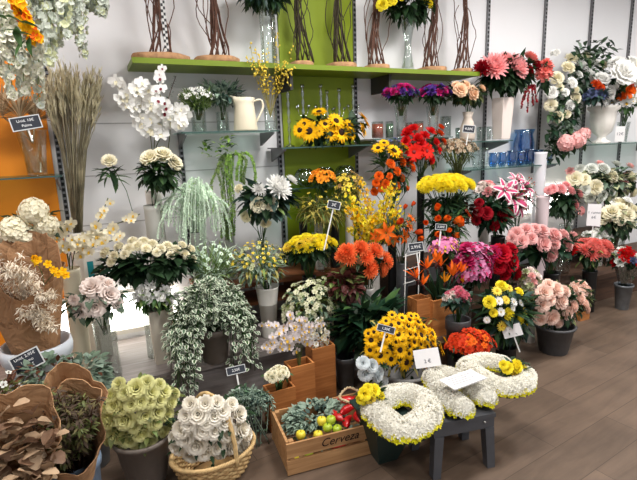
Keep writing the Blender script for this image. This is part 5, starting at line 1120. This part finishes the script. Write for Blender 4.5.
for (x, y, Y_) in ((372, 396, 1), (514, 368, 2)):
    b = PZ(x, y+4, .335); hs = [(x-7, y-2, 13), (x+3, y-6, 13), (x+9, y+1, 12), (x-1, y+3, 12), (x-11, y+4, 10), (x-4, y-8, 10), (x+6, y+6, 10), (x-6, y+7, 9)] if Y_ == 1 else [(x-6, y, 12), (x+4, y-2, 13), (x+12, y+2, 10), (x+2, y+5, 9), (x-10, y-3, 9)]
    bunch('yellow_rose_posy', 'golden yellow rose posy on the front letter tribute' if Y_ == 1 else 'yellow and cream posy at the right end of the rear letter tribute', 'flowers', x, y, 36, 24, b.y, [('rose', YE, None, 12, 1), ('rose', YL, None, 10, 1)], b, [('dark', 80, 9, .4)], heads=[h+((1,) if i in (3,) else ()) for i, h in enumerate(hs)], stem=None, ry=.06)
# paper card on middle letter
c0 = PZ(463, 380, .40); g = G(); g.box((-.10, -.05, 0), (.10, .05, .006), CARD, Matrix.Rotation(.05, 3, 'Z'))
e = empty('paper_card', c0, 'white printed card lying on the middle letter tribute', 'card'); put(g, 'sheet', e, smooth=False)
g = G()
for i in range(4): g.box((-.075, .025-i*.016, .0062), (.06-(i % 2)*.03, .028-i*.016, .0068), GI)
put(g, 'printed_lines', e, smooth=False)
# dark stand under front letter
DG = mat('dark_green_plastic', (30, 48, 44), .45)
pa = pb = PZ(388, 462, 0)
e = empty('folding_stand', (pa.x, pa.y, 0), 'dark green flared plastic stand carrying the front letter tribute', 'stand', rz=-.1)
g = G(); vs = [(-.05, 0, 0), (.05, 0, 0), (.05, .11, 0), (-.05, .11, 0), (-.11, -.1, .255), (.08, -.13, .255), (.08, .15, .255), (-.11, .15, .255)]
g.add(vs, [(3, 2, 1, 0), (4, 5, 6, 7), (0, 1, 5, 4), (1, 2, 6, 5), (2, 3, 7, 6), (3, 0, 4, 7)], DG); put(g, 'pedestal', e, smooth=False)
g = G(); g.box((-.125, -.14, .2552), (.09, .16, .268), DG); put(g, 'stand_top', e, smooth=False)

# ============ RIGHT GROUP
# box planter of strelitzia
e = empty('upturned_box', (P(437, 340, 2.3).x, 2.3, 0), 'dark wooden box under the bird of paradise planter', 'box'); zb = P(437, 334, 2.3).z
g = G(); g.box((-.18, -.14, 0), (.18, .14, zb), DBROWN); put(g, 'box_body', e, smooth=False); g = G(); g.box((-.19, -.15, zb-.02+.0201), (.19, .15, zb+.012), DBROWN); put(g, 'box_lid', e, smooth=False)
p4 = planter(440, 296, 335, 32, 2.3, zb+.0125, 'tall pine planter holding the bird of paradise flowers', dep=.12)
p5 = planter(419, 297, 318, 17, 2.32, zb+.0125, 'short pine planter left of the bird of paradise planter', dep=.1)
root = empty('bird_of_paradise', p4, 'orange bird of paradise flowers with green stems in the pine planter', 'flowers')
g = G()
for a, b_, d_, sp in [(418, 280, 32, 2.7), (436, 264, 30, .4), (452, 278, 34, .2), (460, 274, 28, 0), (428, 270, 28, 2.9), (444, 284, 24, .3), (442, 268, 26, 3.0), (424, 286, 26, 3.1), (462, 284, 24, .1)]:
    p = P(a, b_, 2.26)-p4; s = S(a, b_, 2.26); bloom(root, 'strel', OR if a % 3 else flow('amber_tip', (244, 160, 30)), GREENS['redbrown'], p, (0, 0, 1), d_*s*.5, spin=sp); g.tube([(R.uniform(-.04, .04), 0, 0), Vec((p.x*.5, p.y*.5, p.z*.55)), p], .005, GREENS['deep'], 5)
for i in range(26): a = R.uniform(-1, 1); g.leaf((a*.04, R.uniform(-.03, .03), .02), (a*.25, R.uniform(-.1, .1), 1), .2, .02, GREENS['dark'], .1)
put(g, 'stems', root)
# pink orchids
vb = vase('flare', 'glass_vase', 'clear vase of the pink orchids behind the red roses', 468, 284, 12, 2.42, .0, GLASS)
bunch('pink_orchid_bunch', 'mauve pink orchids rising above the bird of paradise', 'flowers', 445, 249, 34, 28, 2.38, [('orchid', OP, YC, 9, 26)], vb, [('mid', 14, 9, .3)], ry=.08)
bunch('magenta_orchid_bunch', 'magenta pink orchids between the bird of paradise and the red roses', 'flowers', 474, 266, 48, 52, 2.3, [('orchid', OP, MG, 12, 34), ('frill', MG, None, 13, 12)], vb, [('dark', 40, 11, .4)], low=-.7, ry=.1)
vb = vase('cyl', 'grey_vase', 'grey vase of the large red roses', 505, 292, 18, 2.36, 0, ZINC)
bunch('red_rose_bouquet', 'large vivid red roses right of the magenta orchids', 'flowers', 507, 261, 36, 40, 2.32, [('rose', flow('crimson', (188, 14, 36)), None, 20, 1), ('rose', MG, None, 14, 1)], vb, [('deep', 30, 11, .5)], heads=[(502, 253, 20), (512, 262, 21), (499, 266, 16), (512, 248, 14), (518, 274, 14), (494, 252, 15, 1), (488, 258, 13, 1), (506, 275, 13)], ry=.09)
vb = vase('pot', 'green_pot', 'dark green pot of the pink and white carnations', 458, 318, 24, 2.12, 0, DGREY)
bunch('pink_carnation_bunch', 'pink and white carnations left of the yellow and white bouquet', 'flowers', 457, 298, 28, 22, 2.12, [('carn', flow('carnation_pink', (224, 120, 140)), None, 9, 12), ('carn', PL, None, 8, 6)], vb, [('blue', 26, 12, .6), ('deep', 26, 12, .6)])
# yellow white bouquet
vb = vase('cyl', 'green_vase', 'dark vase under the yellow and white bouquet', 506, 346, 20, 2.14, 0, BLACKP)
bunch('yellow_white_bouquet', 'bouquet of yellow roses and white daisies in dark leaves', 'flowers', 506, 312, 64, 66, 2.12, [('rose', YE, None, 11, 1), ('daisy', W1, YC, 10, 1), ('daisy', YL, YC, 10, 1)], vb, [('dark', 140, 16, .4), ('blue', 60, 15, .5), ('mid', 60, 14, .25), ('deep', 50, 16, .4)],
      heads=[(502, 285, 11), (490, 302, 12), (509, 288, 9, 2), (520, 291, 9), (497, 291, 10, 2), (510, 314, 12), (521, 319, 12), (525, 311, 9, 2), (502, 326, 11, 2), (506, 300, 9, 2), (514, 302, 9, 1), (499, 301, 9, 1), (521, 303, 8, 1), (487, 320, 7, 1), (501, 312, 9, 1), (513, 308, 7, 1), (518, 328, 8, 1), (494, 313, 8, 0), (526, 324, 8, 0)], ry=.15)
# red-orange
vb = vase('pot', 'dark_pot', 'dark pot of the red-orange flowers beside the sunflowers', 470, 356, 30, 2.02, 0, BLACKP)
bunch('red_orange_bunch', 'mass of small red-orange lilies right of the sunflower bucket', 'flowers', 470, 346, 54, 34, 2.0, [('flor', flow('deep_red_orange', (206, 60, 26)), RC, 8, 70), ('flor', OR, YC, 7, 10)], vb, [('dark', 80, 9, .3), ('redbrown', 30, 9, .3)], low=-.3)
# peach roses bucket
vb = vase('bucket', 'dark_bucket', 'dark grey bucket of peach pink roses on the floor', 555, 324, 38, 2.1, 0, DGREY)
bunch('peach_pink_rose_bouquet', 'peach pink roses overflowing the dark grey bucket', 'flowers', 560, 302, 70, 60, 2.14, [('rose', PP, None, 14, 1)], vb, [('dark', 60, 10, .5), ('olive', 40, 9, .4)],
      heads=[(545, 292, 15), (557, 289, 15), (543, 305, 14), (562, 301, 16), (553, 318, 15), (540, 320, 12), (569, 313, 14), (575, 306, 12), (581, 297, 14), (586, 304, 12), (566, 291, 12), (551, 300, 11), (549, 284, 11), (573, 322, 10), (588, 309, 9), (576, 288, 9), (560, 324, 10)], ry=.15)
b = P(532, 292, 2.25); bunch('cream_stock_bunch', 'pale cream and pink stock stems left of the peach pink roses', 'flowers', 529, 286, 24, 40, 2.26, [('frill', PL, None, 9, 14), ('frill', GREENS['cream'], None, 8, 14), ('frill', DP, None, 8, 8)], vase('cyl', 'white_vase', 'narrow white vase behind the peach pink roses', 530, 318, 12, 2.3, 0, WHITE), [('olive', 36, 9, .4)], low=-.8)
vb = vase('cyl', 'black_vase', 'black vase on a small wooden block right of the peach pink roses', 579, 308, 14, 2.42, .075, BLACKP)
e = empty('wooden_block', (vb.x, 2.42, 0), 'small wooden block under the black vase', 'block'); g = G(); g.box((-.055, -.06, 0), (.055, .06, .075), PINE); put(g, 'block', e, smooth=False)
bunch('rosebud_bunch', 'small olive and peach buds spilling from the black vase', 'flowers', 580, 294, 24, 26, 2.42, [('rose', PP, None, 8, 12)], vb, [('olive', 40, 9, .4), ('dark', 30, 9, .4)])
# dusty roses
vb = vase('cyl', 'black_vase', 'black vase of the dusty pink roses', 552, 272, 16, 2.5, 0, BLACKP)
bunch('dusty_pink_rose_bouquet', 'dusty pink roses in a wide bunch below the slim white vases', 'flowers', 548, 244, 84, 40, 2.48, [('rose', DP, None, 15, 1)], vb, [('deep', 80, 13, .5), ('dark', 40, 12, .5)],
      heads=[(516, 233, 14), (526, 229, 14), (522, 241, 13), (543, 230, 14), (556, 234, 14), (545, 244, 15), (556, 243, 13), (553, 255, 15), (569, 244, 14), (565, 234, 12), (535, 228, 12), (575, 235, 10), (532, 238, 12), (512, 238, 10)], ry=.15)
vb = vase('cyl', 'dark_vase', 'dark vase of the coral chrysanthemums', 590, 270, 14, 2.6-.1, 0, BLACKP)
bunch('coral_chrysanthemum_bunch', 'coral pink spiky chrysanthemums at the right above the dark bench', 'flowers', 590, 252, 58, 28, 2.5, [('pom', SP, None, 13, 16), ('carn', RD, None, 9, 2)], vb, [('dark', 60, 10, .4), ('light', 20, 9, .3)], low=-.2)
# pink flowers stems near price card
vb = vase('cyl', 'green_glass_vase', 'clear vase of the pink roses behind the dusty pink bunch', 566, 224, 13, 2.78, .27, GLASS)
bunch('pink_rose_stems', 'rose pink blooms on dark stems left of the added glowing panel', 'flowers', 564, 200, 42, 40, 2.76, [('rose', PK, None, 11, 1)], vb, [('dark', 110, 12, .45), ('deep', 40, 10, .4)], heads=[(553, 188, 10), (562, 188, 11), (572, 190, 10), (580, 193, 10), (576, 205, 12), (582, 211, 9), (549, 190, 9), (567, 184, 8)], ry=.11)
# lilies + dark red roses
vb = vase('flare', 'glass_vase', 'clear vase of the pink star lilies', 516, 226, 13, 2.76, .27, GLASS)
WP = flow('lily_white', (244, 226, 226)); LP = flow('lily_pink', (214, 84, 128))
root, *_ = bunch('pink_lily_bouquet', 'white-edged pink star lilies above the dark red roses', 'flowers', 516, 195, 44, 44, 2.72, [('lily', WP, LP, 26, 1)], vb, [('dark', 70, 17, .3), ('mid', 10, 12, .3)], heads=[(514, 197, 28), (524, 186, 24), (520, 206, 22), (505, 190, 20), (516, 180, 16), (530, 196, 16)], ry=.1)
vb = vase('cyl', 'black_vase', 'black vase of the dark red roses below the pink lilies', 498, 236, 14, 2.62, .27, BLACKP)
bunch('dark_red_rose_bouquet', 'dark red roses and glossy leaves below the pink lilies', 'flowers', 494, 214, 46, 42, 2.6, [('rose', DR, None, 13, 1)], vb, [('deep', 80, 15, .4), ('dark', 60, 14, .4)], heads=[(487, 213, 13), (504, 216, 14), (511, 213, 12), (478, 212, 10), (479, 202, 9), (496, 226, 11), (476, 221, 9)], ry=.12)
vb = vase('cyl', 'white_vase', 'small white vase of pink buds left of the lilies', 484, 226, 10, 2.82, .55, WHITE)
bunch('pink_bud_bunch', 'pale pink buds between the yellow dome and the lilies', 'flowers', 486, 192, 24, 24, 2.82, [('frill', PK, None, 9, 12), ('frill', PL, None, 8, 8)], vb, [('dark', 30, 9, .4)])
# red bouquet right edge
vb = vase('bucket', 'grey_bucket', 'slim grey metal bucket on the floor at the right edge', 624, 284, 17, 2.38, 0, ZINC)
root, *_ = bunch('red_wrapped_bouquet', 'red and silver bouquet in clear wrap in the slim grey bucket', 'wrapped flowers', 626, 262, 30, 30, 2.36, [('frill', RD, None, 10, 10), ('frill', BL, None, 8, 5), ('frill', W3, None, 9, 10)], vb, [('dark', 30, 9, .4)])
wrap(Vec((0, 0, .0)), P(626, 262, 2.36)-Vec(vb), .03, .1, glass('cellophane', (235, 238, 240), .3), root, seed=4)
# wire price stand in the centre
WIRE = mat('white_wire', (206, 206, 200), .4)
p = P(412, 270, 2.42); e = empty('wire_rack', (p.x, 2.42, .0), 'small white wire rack beneath the framed chalk sign', 'rack')
g = G(); zt, zl = P(404, 254, 2.42).z, P(404, 284, 2.42).z
for dx in (-.07, .04): g.tube([(dx, 0, 0), (dx+.02, 0, zt)], .0035, WIRE, 5)
put(g, 'upright', e)
for k in range(3): g = G(); z = zl+(zt-zl)*k/2.2; g.tube([(-.07, 0, z), (.06, 0, z+.012)], .003, WIRE, 5); put(g, 'cross_wire', e)
# grey pot between ivy and waxflower and grey hidden items
vb = vase('pot', 'taupe_pot', 'taupe pot at the platform edge right of the ivy', 268, 352, 26, 2.5, .3, TAUPE) if False else None
